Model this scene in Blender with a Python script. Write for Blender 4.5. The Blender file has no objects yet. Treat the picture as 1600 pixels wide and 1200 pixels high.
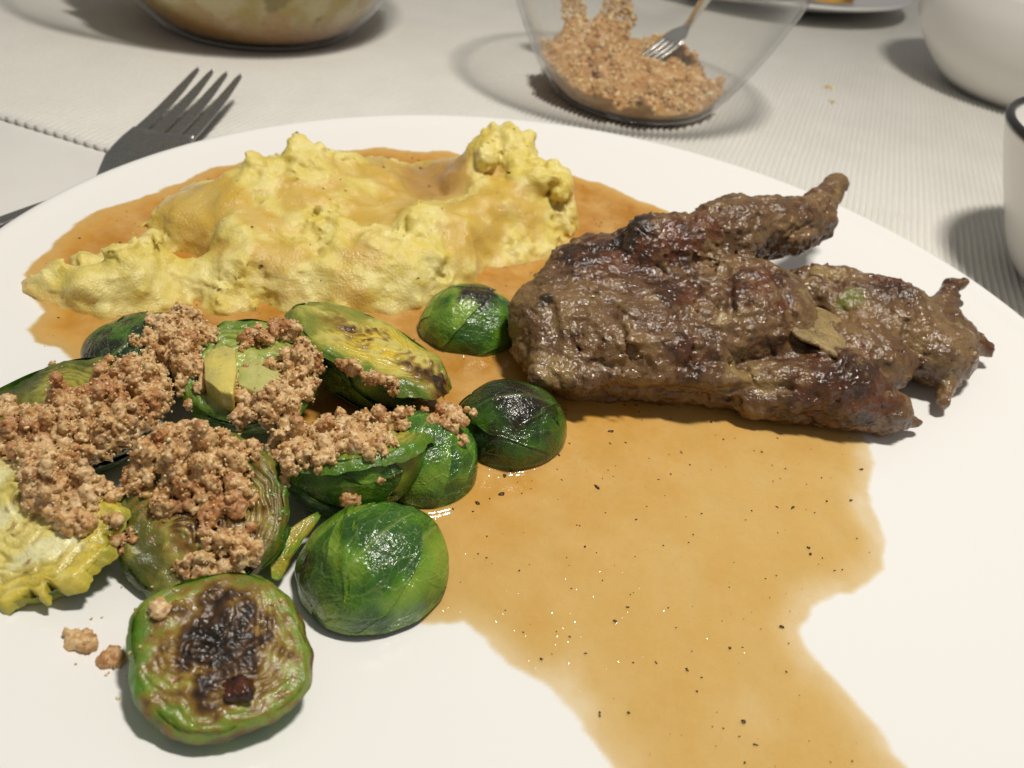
import bpy, math, random
import numpy as np
from mathutils import Vector, Matrix
from mathutils.bvhtree import BVHTree

CM = 0.01                      # everything below is laid out in centimetres
scene = bpy.context.scene

# ------------------------------------------------------------------ camera
HFOV = math.radians(65); CAM_H = 13.0928
PITCH = math.radians(37.461); ROLL = math.radians(-8.4625)
CAM = np.array([-0.6907, -17.2355, CAM_H])
FPX = 800 / math.tan(HFOV / 2)
cam_d = bpy.data.cameras.new('camera'); cam_o = bpy.data.objects.new('camera', cam_d)
scene.collection.objects.link(cam_o)
cam_d.sensor_width = 36; cam_d.lens = 18 / math.tan(HFOV / 2)
cam_d.clip_start = 0.005; cam_d.clip_end = 50
cam_o.location = CAM * CM
cam_o.rotation_euler = (Matrix.Rotation(math.pi / 2 - PITCH, 3, 'X') @ Matrix.Rotation(-ROLL, 3, 'Z')).to_euler()
cam_d.dof.use_dof = True; cam_d.dof.focus_distance = 0.165; cam_d.dof.aperture_fstop = 24
scene.camera = cam_o

# ------------------------------------------------------------------ light
world = bpy.data.worlds.new('World'); scene.world = world; world.use_nodes = True
bg = world.node_tree.nodes['Background']
bg.inputs[0].default_value = (1.0, 0.97, 0.92, 1); bg.inputs[1].default_value = 0.205

def lamp(name, loc, size, watts, col):
    d = bpy.data.lights.new(name, 'AREA'); d.shape = 'DISK'; d.size = size * CM
    d.energy = watts; d.color = col
    o = bpy.data.objects.new(name, d); scene.collection.objects.link(o)
    o.location = Vector(loc) * CM
    o.rotation_euler = (Vector((0, 6, 0)) - Vector(loc)).to_track_quat('-Z', 'Y').to_euler()
    return o
lamp('pendant_lamp', (8.2, 0.6, 54), 4.6, 1.50, (1.0, 0.95, 0.86))
lamp('pendant_lamp', (11.8, -0.4, 54), 4.6, 1.50, (1.0, 0.95, 0.86))

scene.view_settings.view_transform = 'Standard'
scene.view_settings.look = 'None'
scene.view_settings.exposure = 0.0
scene.view_settings.gamma = 1.0
scene.cycles.max_bounces = 10
scene.cycles.transparent_max_bounces = 24
scene.cycles.caustics_reflective = False
scene.cycles.caustics_refractive = False
scene.cycles.sample_clamp_indirect = 4.0

# ------------------------------------------------------------------ layout helpers
def at(px, py, z=1.0):
    """point at height z (cm) that the photograph shows at pixel px, py (1600 x 1200)"""
    u = (px - 800) / FPX; v = (600 - py) / FPX
    cr, sr = math.cos(ROLL), math.sin(ROLL)
    x = u * cr + v * sr; y = -u * sr + v * cr
    c, s = math.cos(PITCH), math.sin(PITCH)
    dY = c + y * s; dZ = -s + y * c; k = (z - CAM_H) / dZ
    return np.array([x * k + CAM[0], dY * k + CAM[1], z])

PLATE_R = 14.5
def plate_z(r):
    r = np.asarray(r, float)
    t = np.clip((r - 8.0) / 6.5, 0, 1.05)
    return 0.80 + 1.2 * t ** 2
def on_plate(px, py, lift=0.0):
    z = 1.0
    for _ in range(12):
        p = at(px, py, z); z = 0.5 * z + 0.5 * (float(plate_z(math.hypot(p[0], p[1]))) + lift)
    return at(px, py, z)

# ------------------------------------------------------------------ noise
def _hash(ix, iy, iz, seed):
    h = (ix.astype(np.int64) * 374761393 + iy.astype(np.int64) * 668265263 + iz.astype(np.int64) * 2147483647 + seed * 1274126177) & 0xffffffff
    h = ((h ^ (h >> 13)) * 1274126177) & 0xffffffff
    h = ((h ^ (h >> 16)) * 2246822519) & 0xffffffff
    return (h ^ (h >> 15)) & 0xffffffff
def noise3(P, freq=1.0, seed=0):
    Q = np.asarray(P, float) * freq
    I = np.floor(Q).astype(np.int64); Fr = Q - I
    W = Fr * Fr * Fr * (Fr * (Fr * 6 - 15) + 10)
    out = np.zeros(len(Q))
    for dx in (0, 1):
        wx = W[:, 0] if dx else 1 - W[:, 0]
        for dy in (0, 1):
            wy = W[:, 1] if dy else 1 - W[:, 1]
            for dz in (0, 1):
                wz = W[:, 2] if dz else 1 - W[:, 2]
                h = _hash(I[:, 0] + dx, I[:, 1] + dy, I[:, 2] + dz, seed)
                gx = (h & 1023) / 511.5 - 1; gy = ((h >> 10) & 1023) / 511.5 - 1; gz = ((h >> 20) & 1023) / 511.5 - 1
                out += wx * wy * wz * (gx * (Fr[:, 0] - dx) + gy * (Fr[:, 1] - dy) + gz * (Fr[:, 2] - dz))
    return out * 1.5
def fbm(P, freq=1.0, octv=4, seed=0, gain=0.5):
    o = np.zeros(len(P)); a = 1.0
    for k in range(octv):
        o += a * noise3(P, freq * 2.03 ** k, seed + k * 17); a *= gain
    return o
def worley(P, freq=1.0, seed=0, sharp=False):
    Q = np.asarray(P, float) * freq; I = np.floor(Q).astype(np.int64)
    best = np.full(len(Q), 9.0); cid = np.zeros(len(Q), np.int64)
    for dx in (-1, 0, 1):
        for dy in (-1, 0, 1):
            for dz in (-1, 0, 1):
                C = I + np.array([dx, dy, dz])
                h = _hash(C[:, 0], C[:, 1], C[:, 2], seed)
                J = np.stack([(h & 1023) / 1023., ((h >> 10) & 1023) / 1023., ((h >> 20) & 1023) / 1023.], 1)
                D_ = C + J - Q; d = (D_ ** 2).sum(1)
                if sharp: d = (0.45 * np.sqrt(d) + 0.4 * np.abs(D_ @ np.array([[.6, .64, .48], [-.8, .48, .36], [0, -.6, .8]]).T).sum(1) * .75) ** 2
                m = d < best; best = np.where(m, d, best); cid = np.where(m, h, cid)
    return np.sqrt(best), (cid % 997) / 997.0
def sstep(a, b, x):
    t = np.clip((x - a) / (b - a), 0, 1); return t * t * (3 - 2 * t)
def mix(a, b, t):
    t = np.asarray(t)[:, None]; return np.asarray(a) * (1 - t) + np.asarray(b) * t

# ------------------------------------------------------------------ mesh helpers
col_root = scene.collection
def mesh_obj(name, V, Fc, mat, parent=None, col=None, attrs=None, uv=None, smooth=True, loc=None):
    """V in cm. World space unless loc is given."""
    me = bpy.data.meshes.new(name)
    V = np.asarray(V, float)
    off = np.zeros(3) if loc is None else np.asarray(loc, float)
    if isinstance(Fc, list):
        me.from_pydata(((V - off) * CM).tolist(), [], Fc)
    else:
        Fc = np.asarray(Fc, np.int32); nf, k = Fc.shape
        me.vertices.add(len(V)); me.vertices.foreach_set('co', ((V - off) * CM).astype(np.float32).ravel())
        me.loops.add(nf * k); me.loops.foreach_set('vertex_index', Fc.ravel())
        me.polygons.add(nf); me.polygons.foreach_set('loop_start', np.arange(0, nf * k, k, dtype=np.int32))
        me.update(calc_edges=True)
    if col is not None:
        c = np.ones((len(V), 4), np.float32); c[:, :3] = np.clip(col, 0, 1)
        a = me.color_attributes.new('Col', 'FLOAT_COLOR', 'POINT'); a.data.foreach_set('color', c.ravel())
    for k, v in (attrs or {}).items():
        a = me.attributes.new(k, 'FLOAT', 'POINT'); a.data.foreach_set('value', np.asarray(v, np.float32))
    if uv is not None:
        a = me.attributes.new('leafuv', 'FLOAT_VECTOR', 'POINT')
        w = np.zeros((len(V), 3), np.float32); w[:, :uv.shape[1]] = uv; a.data.foreach_set('vector', w.ravel())
    if smooth: me.polygons.foreach_set('use_smooth', np.ones(len(me.polygons), bool))
    me.materials.append(mat); me.update()
    o = bpy.data.objects.new(name, me); col_root.objects.link(o)
    if parent is not None:
        o.parent = parent
        w_ = Vector((0, 0, 0)); q_ = parent
        while q_ is not None: w_ = w_ + q_.location; q_ = q_.parent
        o.location = Vector(off * CM) - w_
    else: o.location = off * CM
    return o
def empty(name, loc):
    o = bpy.data.objects.new(name, None); o.empty_display_size = 0.01
    o.location = np.asarray(loc, float) * CM; col_root.objects.link(o); return o
def tag(o, label=None, cat=None, group=None, kind=None):
    if label: o['label'] = label
    if cat: o['category'] = cat
    if group: o['group'] = group
    if kind: o['kind'] = kind
    return o
def grid_faces(nu, nv, wrap_u=False, wrap_v=False, off=0):
    I = np.arange(nu if wrap_u else nu - 1); J = np.arange(nv if wrap_v else nv - 1)
    I, J = np.meshgrid(I, J, indexing='ij'); I = I.ravel(); J = J.ravel()
    a = I * nv + J; b = ((I + 1) % nu) * nv + J; c = ((I + 1) % nu) * nv + (J + 1) % nv; d = I * nv + (J + 1) % nv
    return np.stack([a, b, c, d], 1) + off
def lathe(profile, n=128, center=(0, 0, 0)):
    pr = np.asarray(profile, float); t = np.linspace(0, 2 * math.pi, n, endpoint=False)
    V = np.stack([np.outer(np.cos(t), pr[:, 0]), np.outer(np.sin(t), pr[:, 0]), np.tile(pr[:, 1], (n, 1))], 2).reshape(-1, 3)
    return V + np.asarray(center), grid_faces(n, len(pr), wrap_u=True)
def smooth_profile(pts, k=6):
    """Catmull-Rom through the points of a profile"""
    P = np.asarray(pts, float); P = np.vstack([2 * P[0] - P[1], P, 2 * P[-1] - P[-2]]); out = []
    for i in range(1, len(P) - 2):
        for t in np.linspace(0, 1, k, endpoint=False):
            a, b, c, d = P[i - 1:i + 3]
            out.append(0.5 * (2 * b + (c - a) * t + (2 * a - 5 * b + 4 * c - d) * t ** 2 + (3 * b - a - 3 * c + d) * t ** 3))
    out.append(P[-2]); return np.array(out)
def surface_nets(f, origin, h):
    nx, ny, nz = f.shape; s = f < 0
    cnt = np.zeros((nx - 1, ny - 1, nz - 1)); acc = np.zeros((nx - 1, ny - 1, nz - 1, 3))
    corners = [(0, 0, 0), (1, 0, 0), (0, 1, 0), (1, 1, 0), (0, 0, 1), (1, 0, 1), (0, 1, 1), (1, 1, 1)]
    def sub(A, c): return A[c[0]:nx - 1 + c[0], c[1]:ny - 1 + c[1], c[2]:nz - 1 + c[2]]
    for i in range(8):
        for j in range(i + 1, 8):
            d = np.array(corners[j]) - np.array(corners[i])
            if np.abs(d).sum() != 1 or d.sum() < 0: continue
            A = sub(f, corners[i]); B = sub(f, corners[j]); m = (A < 0) != (B < 0)
            t = np.where(m, A / np.where(m, A - B, 1), 0)
            cnt += m
            for k in range(3): acc[..., k] += m * (corners[i][k] + t * d[k])
    act = cnt > 0; idx = np.full(act.shape, -1, np.int64); idx[act] = np.arange(act.sum())
    G = np.argwhere(act); V = origin + h * (G + acc[act] / cnt[act][:, None])
    faces = []
    for ax in range(3):
        sl0 = [slice(None)] * 3; sl1 = [slice(None)] * 3; sl0[ax] = slice(0, -1); sl1[ax] = slice(1, None)
        E = np.argwhere(s[tuple(sl0)] != s[tuple(sl1)]); b, c = (ax + 1) % 3, (ax + 2) % 3
        E = E[(E[:, b] > 0) & (E[:, c] > 0) & (E[:, b] < f.shape[b] - 1) & (E[:, c] < f.shape[c] - 1)]
        inside = s[E[:, 0], E[:, 1], E[:, 2]]
        q = []
        for db, dc in ((0, 0), (-1, 0), (-1, -1), (0, -1)):
            X = E.copy(); X[:, b] += db; X[:, c] += dc; q.append(idx[X[:, 0], X[:, 1], X[:, 2]])
        Q = np.stack(q, 1); Q[~inside] = Q[~inside][:, ::-1]
        faces.append(Q[:, ::-1][:, ::-1])
    Fq = np.vstack(faces); Fq = Fq[(Fq >= 0).all(1)]
    return V, Fq
def field_grid(lo, hi, h):
    ax = [np.arange(lo[k], hi[k] + h, h) for k in range(3)]
    X, Y, Z = np.meshgrid(*ax, indexing='ij')
    return np.stack([X.ravel(), Y.ravel(), Z.ravel()], 1), X.shape
def vnormals(V, F):
    F = np.asarray(F); n = np.cross(V[F[:, 2]] - V[F[:, 0]], V[F[:, 3]] - V[F[:, 1]])
    N = np.zeros_like(V)
    for k in range(4): np.add.at(N, F[:, k], n)
    return N / (np.linalg.norm(N, axis=1)[:, None] + 1e-12)
def smin(a, b, k):
    h = np.clip(0.5 + 0.5 * (b - a) / k, 0, 1); return b * (1 - h) + a * h - k * h * (1 - h)
def ell(P, c, r, yaw=0.0, pitch=0.0):
    D = P - np.asarray(c); cy, sy = math.cos(yaw), math.sin(yaw)
    x = D[:, 0] * cy + D[:, 1] * sy; y = -D[:, 0] * sy + D[:, 1] * cy; z = D[:, 2]
    cp, sp = math.cos(pitch), math.sin(pitch); x, z = x * cp + z * sp, -x * sp + z * cp
    q = np.stack([x / r[0], y / r[1], z / r[2]], 1); k0 = np.linalg.norm(q, axis=1)
    k1 = np.linalg.norm(q / np.asarray(r), axis=1) + 1e-9
    return k0 * (k0 - 1) / k1
def caps(P, a, b, ra, rb):
    a = np.asarray(a); b = np.asarray(b); ab = b - a
    t = np.clip(((P - a) @ ab) / (ab @ ab), 0, 1)
    return np.linalg.norm(P - a - t[:, None] * ab, axis=1) - (ra * (1 - t) + rb * t)
def seg_dist(P, pts):
    d = np.full(len(P), 1e9)
    for a, b in zip(pts[:-1], pts[1:]): d = np.minimum(d, caps(P, a, b, 0, 0))
    return d
ICO = None
def ico(level=1):
    import bmesh
    bm = bmesh.new(); bmesh.ops.create_icosphere(bm, subdivisions=level, radius=1.0)
    bm.verts.ensure_lookup_table()
    V = np.array([v.co[:] for v in bm.verts]); F = np.array([[v.index for v in f.verts] for f in bm.faces]); bm.free()
    return V, F
ICO1 = ico(1); ICO2 = ico(2)
def rand_rot(rng):
    q = rng.normal(size=4); q /= np.linalg.norm(q); w, x, y, z = q
    return np.array([[1 - 2 * (y * y + z * z), 2 * (x * y - z * w), 2 * (x * z + y * w)],
                     [2 * (x * y + z * w), 1 - 2 * (x * x + z * z), 2 * (y * z - x * w)],
                     [2 * (x * z - y * w), 2 * (y * z + x * w), 1 - 2 * (x * x + y * y)]])

# ------------------------------------------------------------------ materials
def new_mat(name):
    m = bpy.data.materials.new(name); m.use_nodes = True
    nt = m.node_tree; b = nt.nodes['Principled BSDF']
    return m, nt, b
def nd(nt, kind, **kw):
    n = nt.nodes.new(kind)
    for k, v in kw.items():
        if isinstance(k, str) and hasattr(n, k): setattr(n, k, v)
    return n
def lk(nt, a, b): nt.links.new(a, b)
def tex_noise(nt, scale, detail=3, rough=0.55, vec=None, dist=0.0):
    n = nt.nodes.new('ShaderNodeTexNoise'); n.inputs['Scale'].default_value = scale
    n.inputs['Detail'].default_value = detail; n.inputs['Roughness'].default_value = rough
    n.inputs['Distortion'].default_value = dist
    if vec is None:
        tc = nt.nodes.new('ShaderNodeTexCoord'); vec = tc.outputs['Object']
    lk(nt, vec, n.inputs['Vector']); return n
def ramp(nt, fac, stops):
    r = nt.nodes.new('ShaderNodeValToRGB'); e = r.color_ramp.elements
    while len(e) < len(stops): e.new(0.5)
    for el, (p, c) in zip(e, stops):
        el.position = p; el.color = (*c, 1) if len(c) == 3 else c
    lk(nt, fac, r.inputs[0]); return r
def bump(nt, height, strength, dist_m, b, prev=None):
    n = nt.nodes.new('ShaderNodeBump'); n.inputs['Strength'].default_value = strength
    n.inputs['Distance'].default_value = dist_m
    lk(nt, height, n.inputs['Height'])
    if prev is not None: lk(nt, prev.outputs[0], n.inputs['Normal'])
    if b is not None: lk(nt, n.outputs[0], b.inputs['Normal'])
    return n
def maprange(nt, val, a, b, c, d):
    n = nt.nodes.new('ShaderNodeMapRange'); lk(nt, val, n.inputs[0])
    for i, v in enumerate((a, b, c, d)): n.inputs[i + 1].default_value = v
    return n
def mixcol(nt, fac, a, b, mode='MIX'):
    n = nt.nodes.new('ShaderNodeMix'); n.data_type = 'RGBA'; n.blend_type = mode
    for s, v in ((n.inputs[0], fac), (n.inputs[6], a), (n.inputs[7], b)):
        if hasattr(v, 'is_output'): lk(nt, v, s)
        elif isinstance(v, (int, float)): s.default_value = v
        else: s.default_value = (*v, 1)
    return n.outputs[2]
def attr(nt, name):
    n = nt.nodes.new('ShaderNodeAttribute'); n.attribute_name = name; return n
def sss(b, w, rad_cm, scale=1.0):
    b.inputs['Subsurface Weight'].default_value = w
    b.inputs['Subsurface Radius'].default_value = tuple(r * CM for r in rad_cm)
    b.inputs['Subsurface Scale'].default_value = scale

def make_food(name, bumps, rough=(0.2, 0.5), rough_scale=900, coat=0.0, sub=None, spec=0.5):
    """vertex-coloured wet food: colour attribute, micro relief, patchy gloss"""
    m, nt, b = new_mat(name)
    c = attr(nt, 'Col'); lk(nt, c.outputs['Color'], b.inputs['Base Color'])
    prev = None
    for sc, st, dist in bumps:
        n = tex_noise(nt, sc, 3, 0.6); prev = bump(nt, n.outputs[0], st, dist, b, prev)
    n = tex_noise(nt, rough_scale, 2); r = maprange(nt, n.outputs[0], 0.35, 0.65, rough[0], rough[1])
    lk(nt, r.outputs[0], b.inputs['Roughness'])
    b.inputs['Specular IOR Level'].default_value = spec
    b.inputs['Coat Weight'].default_value = coat; b.inputs['Coat Roughness'].default_value = 0.12
    if prev is not None: lk(nt, prev.outputs[0], b.inputs['Coat Normal'])
    if sub: sss(b, sub[0], sub[1])
    return m

M = {}
m, nt, b = new_mat('porcelain'); b.inputs['Base Color'].default_value = (0.83, 0.82, 0.80, 1)
b.inputs['Roughness'].default_value = 0.22; b.inputs['Coat Weight'].default_value = 0.4; b.inputs['Coat Roughness'].default_value = 0.06
n = tex_noise(nt, 60, 2); bump(nt, n.outputs[0], 0.03, 0.001, b); M['porcelain'] = m
m, nt, b = new_mat('grey_white_porcelain'); b.inputs['Base Color'].default_value = (0.80, 0.785, 0.75, 1)
b.inputs['Roughness'].default_value = 0.25; n = tex_noise(nt, 40, 2); bump(nt, n.outputs[0], 0.03, 0.001, b); M['bowl_white'] = m
m, nt, b = new_mat('black_glaze'); b.inputs['Base Color'].default_value = (0.012, 0.010, 0.009, 1)
b.inputs['Roughness'].default_value = 0.15; M['black'] = m
m, nt, b = new_mat('grey_glaze'); b.inputs['Base Color'].default_value = (0.22, 0.21, 0.18, 1)
b.inputs['Roughness'].default_value = 0.3; M['grey_glaze'] = m

m, nt, b = new_mat('cotton_tablecloth')
tc = nt.nodes.new('ShaderNodeTexCoord')
n = tex_noise(nt, 35, 4); r = ramp(nt, n.outputs[0], [(0.3, (0.76, 0.74, 0.70)), (0.7, (0.80, 0.78, 0.74))])
lk(nt, r.outputs[0], b.inputs['Base Color']); b.inputs['Roughness'].default_value = 0.9
n2 = tex_noise(nt, 2500, 2); bump(nt, n2.outputs[0], 0.25, 0.0004, b); M['cloth'] = m

m, nt, b = new_mat('ribbed_cotton')
n = tex_noise(nt, 25, 4); r = ramp(nt, n.outputs[0], [(0.3, (0.77, 0.75, 0.705)), (0.7, (0.83, 0.81, 0.765))])
n3 = tex_noise(nt, 1500, 2); c = mixcol(nt, maprange(nt, n3.outputs[0], 0.35, 0.65, 0, 0.35).outputs[0], r.outputs[0], (0.60, 0.57, 0.50))
lk(nt, c, b.inputs['Base Color']); b.inputs['Roughness'].default_value = 0.95
b.inputs['Sheen Weight'].default_value = 0.2
n2 = tex_noise(nt, 1800, 3); bump(nt, n2.outputs[0], 0.5, 0.0006, b); M['runner'] = m

m, nt, b = new_mat('steel'); b.inputs['Base Color'].default_value = (0.46, 0.45, 0.42, 1); b.inputs['Metallic'].default_value = 1
tc = nt.nodes.new('ShaderNodeTexCoord'); n = tex_noise(nt, 400, 3)
lk(nt, maprange(nt, n.outputs[0], 0.3, 0.7, 0.2, 0.34).outputs[0], b.inputs['Roughness']); M['steel'] = m
m, nt, b = new_mat('bright_steel'); b.inputs['Base Color'].default_value = (0.72, 0.72, 0.70, 1); b.inputs['Metallic'].default_value = 1
n = tex_noise(nt, 400, 3); lk(nt, maprange(nt, n.outputs[0], 0.3, 0.7, 0.15, 0.25).outputs[0], b.inputs['Roughness']); M['bright_steel'] = m

def glass(name, tint, f0=0.04):
    m, nt, b = new_mat(name); nt.nodes.remove(b); out = nt.nodes['Material Output']
    tr = nt.nodes.new('ShaderNodeBsdfTransparent'); tr.inputs[0].default_value = (*tint, 1)
    gl = nt.nodes.new('ShaderNodeBsdfGlossy'); gl.inputs['Roughness'].default_value = 0.03
    lw = nt.nodes.new('ShaderNodeLayerWeight'); pw = nt.nodes.new('ShaderNodeMath'); pw.operation = 'POWER'; pw.inputs[1].default_value = 4.0
    lk(nt, lw.outputs['Facing'], pw.inputs[0]); fz = maprange(nt, pw.outputs[0], 0, 1, f0, 0.9)
    n = tex_noise(nt, 30, 2); bp = bump(nt, n.outputs[0], 0.1, 0.002, None)
    lk(nt, bp.outputs[0], gl.inputs['Normal'])
    mx = nt.nodes.new('ShaderNodeMixShader'); lk(nt, fz.outputs[0], mx.inputs[0])
    lk(nt, tr.outputs[0], mx.inputs[1]); lk(nt, gl.outputs[0], mx.inputs[2]); lk(nt, mx.outputs[0], out.inputs[0])
    return m
M['glass'] = glass('clear_glass', (0.985, 0.985, 0.98))
M['glass_thick'] = glass('thick_glass_edge', (0.72, 0.74, 0.72), 0.22)

m, nt, b = new_mat('mashed_potato')
lk(nt, attr(nt, 'Col').outputs['Color'], b.inputs['Base Color']); wet = attr(nt, 'wet')
n = tex_noise(nt, 400, 3, 0.6); bp = bump(nt, n.outputs[0], 0.3, 0.0010, b); n = tex_noise(nt, 1500, 3, 0.6); bp = bump(nt, n.outputs[0], 0.5, 0.0007, b, bp)
n = tex_noise(nt, 350, 2); dry = maprange(nt, n.outputs[0], 0.35, 0.65, 0.22, 0.5)
mr = nt.nodes.new('ShaderNodeMix'); lk(nt, wet.outputs['Fac'], mr.inputs[0]); lk(nt, dry.outputs[0], mr.inputs[2]); mr.inputs[3].default_value = 0.17; lk(nt, mr.outputs[0], b.inputs['Roughness'])
sss(b, 0.5, (0.18, 0.14, 0.05)); M['mash'] = m
m, nt, b = new_mat('braised_meat')
lk(nt, attr(nt, 'Col').outputs['Color'], b.inputs['Base Color'])
mp = nt.nodes.new('ShaderNodeMapping'); mp.inputs['Scale'].default_value = (0.22, 1, 1); mp.inputs['Rotation'].default_value = (0.3, 0.2, 0.45)
lk(nt, nt.nodes.new('ShaderNodeTexCoord').outputs['Object'], mp.inputs['Vector'])
n = tex_noise(nt, 1100, 4, 0.6, vec=mp.outputs[0]); bp = bump(nt, n.outputs[0], 0.25, 0.0006, b)
for sc_, st_, ds_ in ((260, 0.3, 0.0012), (560, 0.75, 0.0011)):
    n = tex_noise(nt, sc_, 3, 0.6); bp = bump(nt, n.outputs[0], st_, ds_, b, bp)
n = tex_noise(nt, 300, 3, 0.6); lk(nt, maprange(nt, n.outputs[0], 0.38, 0.62, 0.09, 0.26).outputs[0], b.inputs['Roughness'])
b.inputs['Specular IOR Level'].default_value = 0.6; M['meat'] = m
M['crumb'] = make_food('buttered_breadcrumb', [(2500, 0.4, 0.0004)], (0.25, 0.55), 900, 0.1, (0.45, (0.12, 0.08, 0.04)))
M['cut'] = make_food('sprout_cut_face', [(450, 0.3, 0.001), (1700, 0.35, 0.0005)], (0.18, 0.5), 500, 0.25, (0.3, (0.12, 0.12, 0.04)))
nt = M['cut'].node_tree; b = nt.nodes['Principled BSDF']
n = tex_noise(nt, 700, 4, 0.7); n2 = tex_noise(nt, 120, 3)
fac = nt.nodes.new('ShaderNodeMath'); fac.operation = 'MULTIPLY'
lk(nt, maprange(nt, n.outputs[0], 0.5, 0.75, 0, 0.8).outputs[0], fac.inputs[0]); lk(nt, maprange(nt, n2.outputs[0], 0.4, 0.65, 0.1, 1.0).outputs[0], fac.inputs[1])
cc_ = attr(nt, 'Col').outputs['Color']; lk(nt, mixcol(nt, fac.outputs[0], cc_, mixcol(nt, 1.0, cc_, (0.45, 0.30, 0.16), 'MULTIPLY')), b.inputs['Base Color'])
M['skin'] = make_food('sprout_body', [(450, 0.25, 0.001), (2200, 0.25, 0.0004)], (0.18, 0.4), 500, 0.3, (0.15, (0.06, 0.10, 0.03)))
M['onion'] = make_food('onion_flesh', [(500, 0.6, 0.0016), (1600, 0.5, 0.0008)], (0.2, 0.5), 500, 0.15, (0.5, (0.2, 0.18, 0.08)))

# sprout leaf: veins drawn in the leaf's own coordinates (leafuv = across, along)
m, nt, b = new_mat('sprout_leaf')
c = attr(nt, 'Col'); uvn = attr(nt, 'leafuv')
sep = nt.nodes.new('ShaderNodeSeparateXYZ'); lk(nt, uvn.outputs['Vector'], sep.inputs[0])
nz = tex_noise(nt, 2.5, 2, vec=uvn.outputs['Vector'])
def mth(op, a, bb=None):
    n = nt.nodes.new('ShaderNodeMath'); n.operation = op
    for i, v in enumerate((a, bb)):
        if v is None: continue
        if hasattr(v, 'is_output'): lk(nt, v, n.inputs[i])
        else: n.inputs[i].default_value = v
    return n.outputs[0]
ab = mth('ABSOLUTE', sep.outputs[0])
midrib = maprange(nt, ab, 0.0, 0.07, 1.0, 0.0).outputs[0]
ph = mth('ADD', mth('SUBTRACT', mth('MULTIPLY', sep.outputs[1], 4.6), mth('MULTIPLY', ab, 2.6)), mth('MULTIPLY', nz.outputs[0], 1.3))
fr = mth('ABSOLUTE', mth('SUBTRACT', mth('FRACT', ph), 0.5))
lateral = maprange(nt, fr, 0.0, 0.075, 1.0, 0.0).outputs[0]
vor = nt.nodes.new('ShaderNodeTexVoronoi'); vor.feature = 'DISTANCE_TO_EDGE'; vor.inputs['Scale'].default_value = 5.5
vv = nt.nodes.new('ShaderNodeVectorMath'); vv.operation = 'MULTIPLY'; vv.inputs[1].default_value = (1, 1.6, 1)
lk(nt, uvn.outputs['Vector'], vv.inputs[0]); lk(nt, vv.outputs[0], vor.inputs['Vector'])
net = maprange(nt, vor.outputs['Distance'], 0.0, 0.05, 0.45, 0.0).outputs[0]
vein = mth('MAXIMUM', mth('MAXIMUM', midrib, mth('MULTIPLY', lateral, 0.7)), net)
strength = mth('MULTIPLY', vein, attr(nt, 'veins').outputs['Fac'])
base = c.outputs['Color']
mott = tex_noise(nt, 260, 3); base = mixcol(nt, maprange(nt, mott.outputs[0], 0.4, 0.7, 0, 0.45).outputs[0], base, mixcol(nt, 1.0, base, (0.5, 0.58, 0.5), 'MULTIPLY'))
lk(nt, mixcol(nt, mth('MULTIPLY', strength, 0.33), base, (0.30, 0.42, 0.10)), b.inputs['Base Color'])
bp = bump(nt, vein, 0.25, 0.0008, b); n = tex_noise(nt, 420, 3); bp = bump(nt, n.outputs[0], 0.5, 0.0014, b, bp)
n = tex_noise(nt, 2000, 2); bp = bump(nt, n.outputs[0], 0.3, 0.0005, b, bp); lk(nt, bp.outputs[0], b.inputs['Coat Normal'])
n = tex_noise(nt, 500, 2); lk(nt, maprange(nt, n.outputs[0], 0.35, 0.65, 0.14, 0.36).outputs[0], b.inputs['Roughness'])
b.inputs['Coat Weight'].default_value = 0.3; b.inputs['Coat Roughness'].default_value = 0.1
sss(b, 0.12, (0.05, 0.08, 0.02)); M['leaf'] = m

# gravy: a translucent film whose cover follows its real thickness
m, nt, b = new_mat('brown_gravy'); out = nt.nodes['Material Output']
th = attr(nt, 'thick')
rc = ramp(nt, th.outputs['Fac'], [(0.0, (0.74, 0.56, 0.27)), (0.25, (0.67, 0.43, 0.14)), (0.6, (0.58, 0.285, 0.045)), (1.0, (0.38, 0.16, 0.022))])
n = tex_noise(nt, 90, 5, 0.65); c = mixcol(nt, maprange(nt, n.outputs[0], 0.4, 0.7, 0, 0.5).outputs[0], rc.outputs[0], (0.74, 0.49, 0.19))
n = tex_noise(nt, 700, 3); c = mixcol(nt, maprange(nt, n.outputs[0], 0.48, 0.7, 0, 0.10).outputs[0], c, (0.52, 0.28, 0.07))
lk(nt, c, b.inputs['Base Color']); b.inputs['Roughness'].default_value = 0.09
n1 = tex_noise(nt, 220, 2, 0.5); bp = bump(nt, n1.outputs[0], 0.18, 0.0012, b)
vo = nt.nodes.new('ShaderNodeTexVoronoi'); vo.inputs['Scale'].default_value = 900; lk(nt, nt.nodes.new('ShaderNodeTexCoord').outputs['Object'], vo.inputs['Vector'])
sv = nt.nodes.new('ShaderNodeSeparateColor'); lk(nt, vo.outputs['Color'], sv.inputs[0])
drop = maprange(nt, vo.outputs['Distance'], 0.0, 0.33, 1.0, 0.0)          # a few fat droplets stand in the gravy
bp = bump(nt, mth('MULTIPLY', drop.outputs[0], maprange(nt, sv.outputs[0], 0.5, 0.8, 0.0, 1.0).outputs[0]), 0.3, 0.0004, b, bp)
tr = nt.nodes.new('ShaderNodeBsdfTransparent'); lk(nt, ramp(nt, th.outputs['Fac'], [(0.0, (1, 1, 1)), (0.25, (1.0, 0.86, 0.52))]).outputs[0], tr.inputs[0])
n3 = tex_noise(nt, 130, 4, 0.6)
cov = mth('MULTIPLY', th.outputs['Fac'], maprange(nt, n3.outputs[0], 0.3, 0.7, 2.6, 3.6).outputs[0])
cov = mth('SUBTRACT', 1.0, mth('POWER', 2.718, mth('MULTIPLY', cov, -1.5)))
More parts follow.
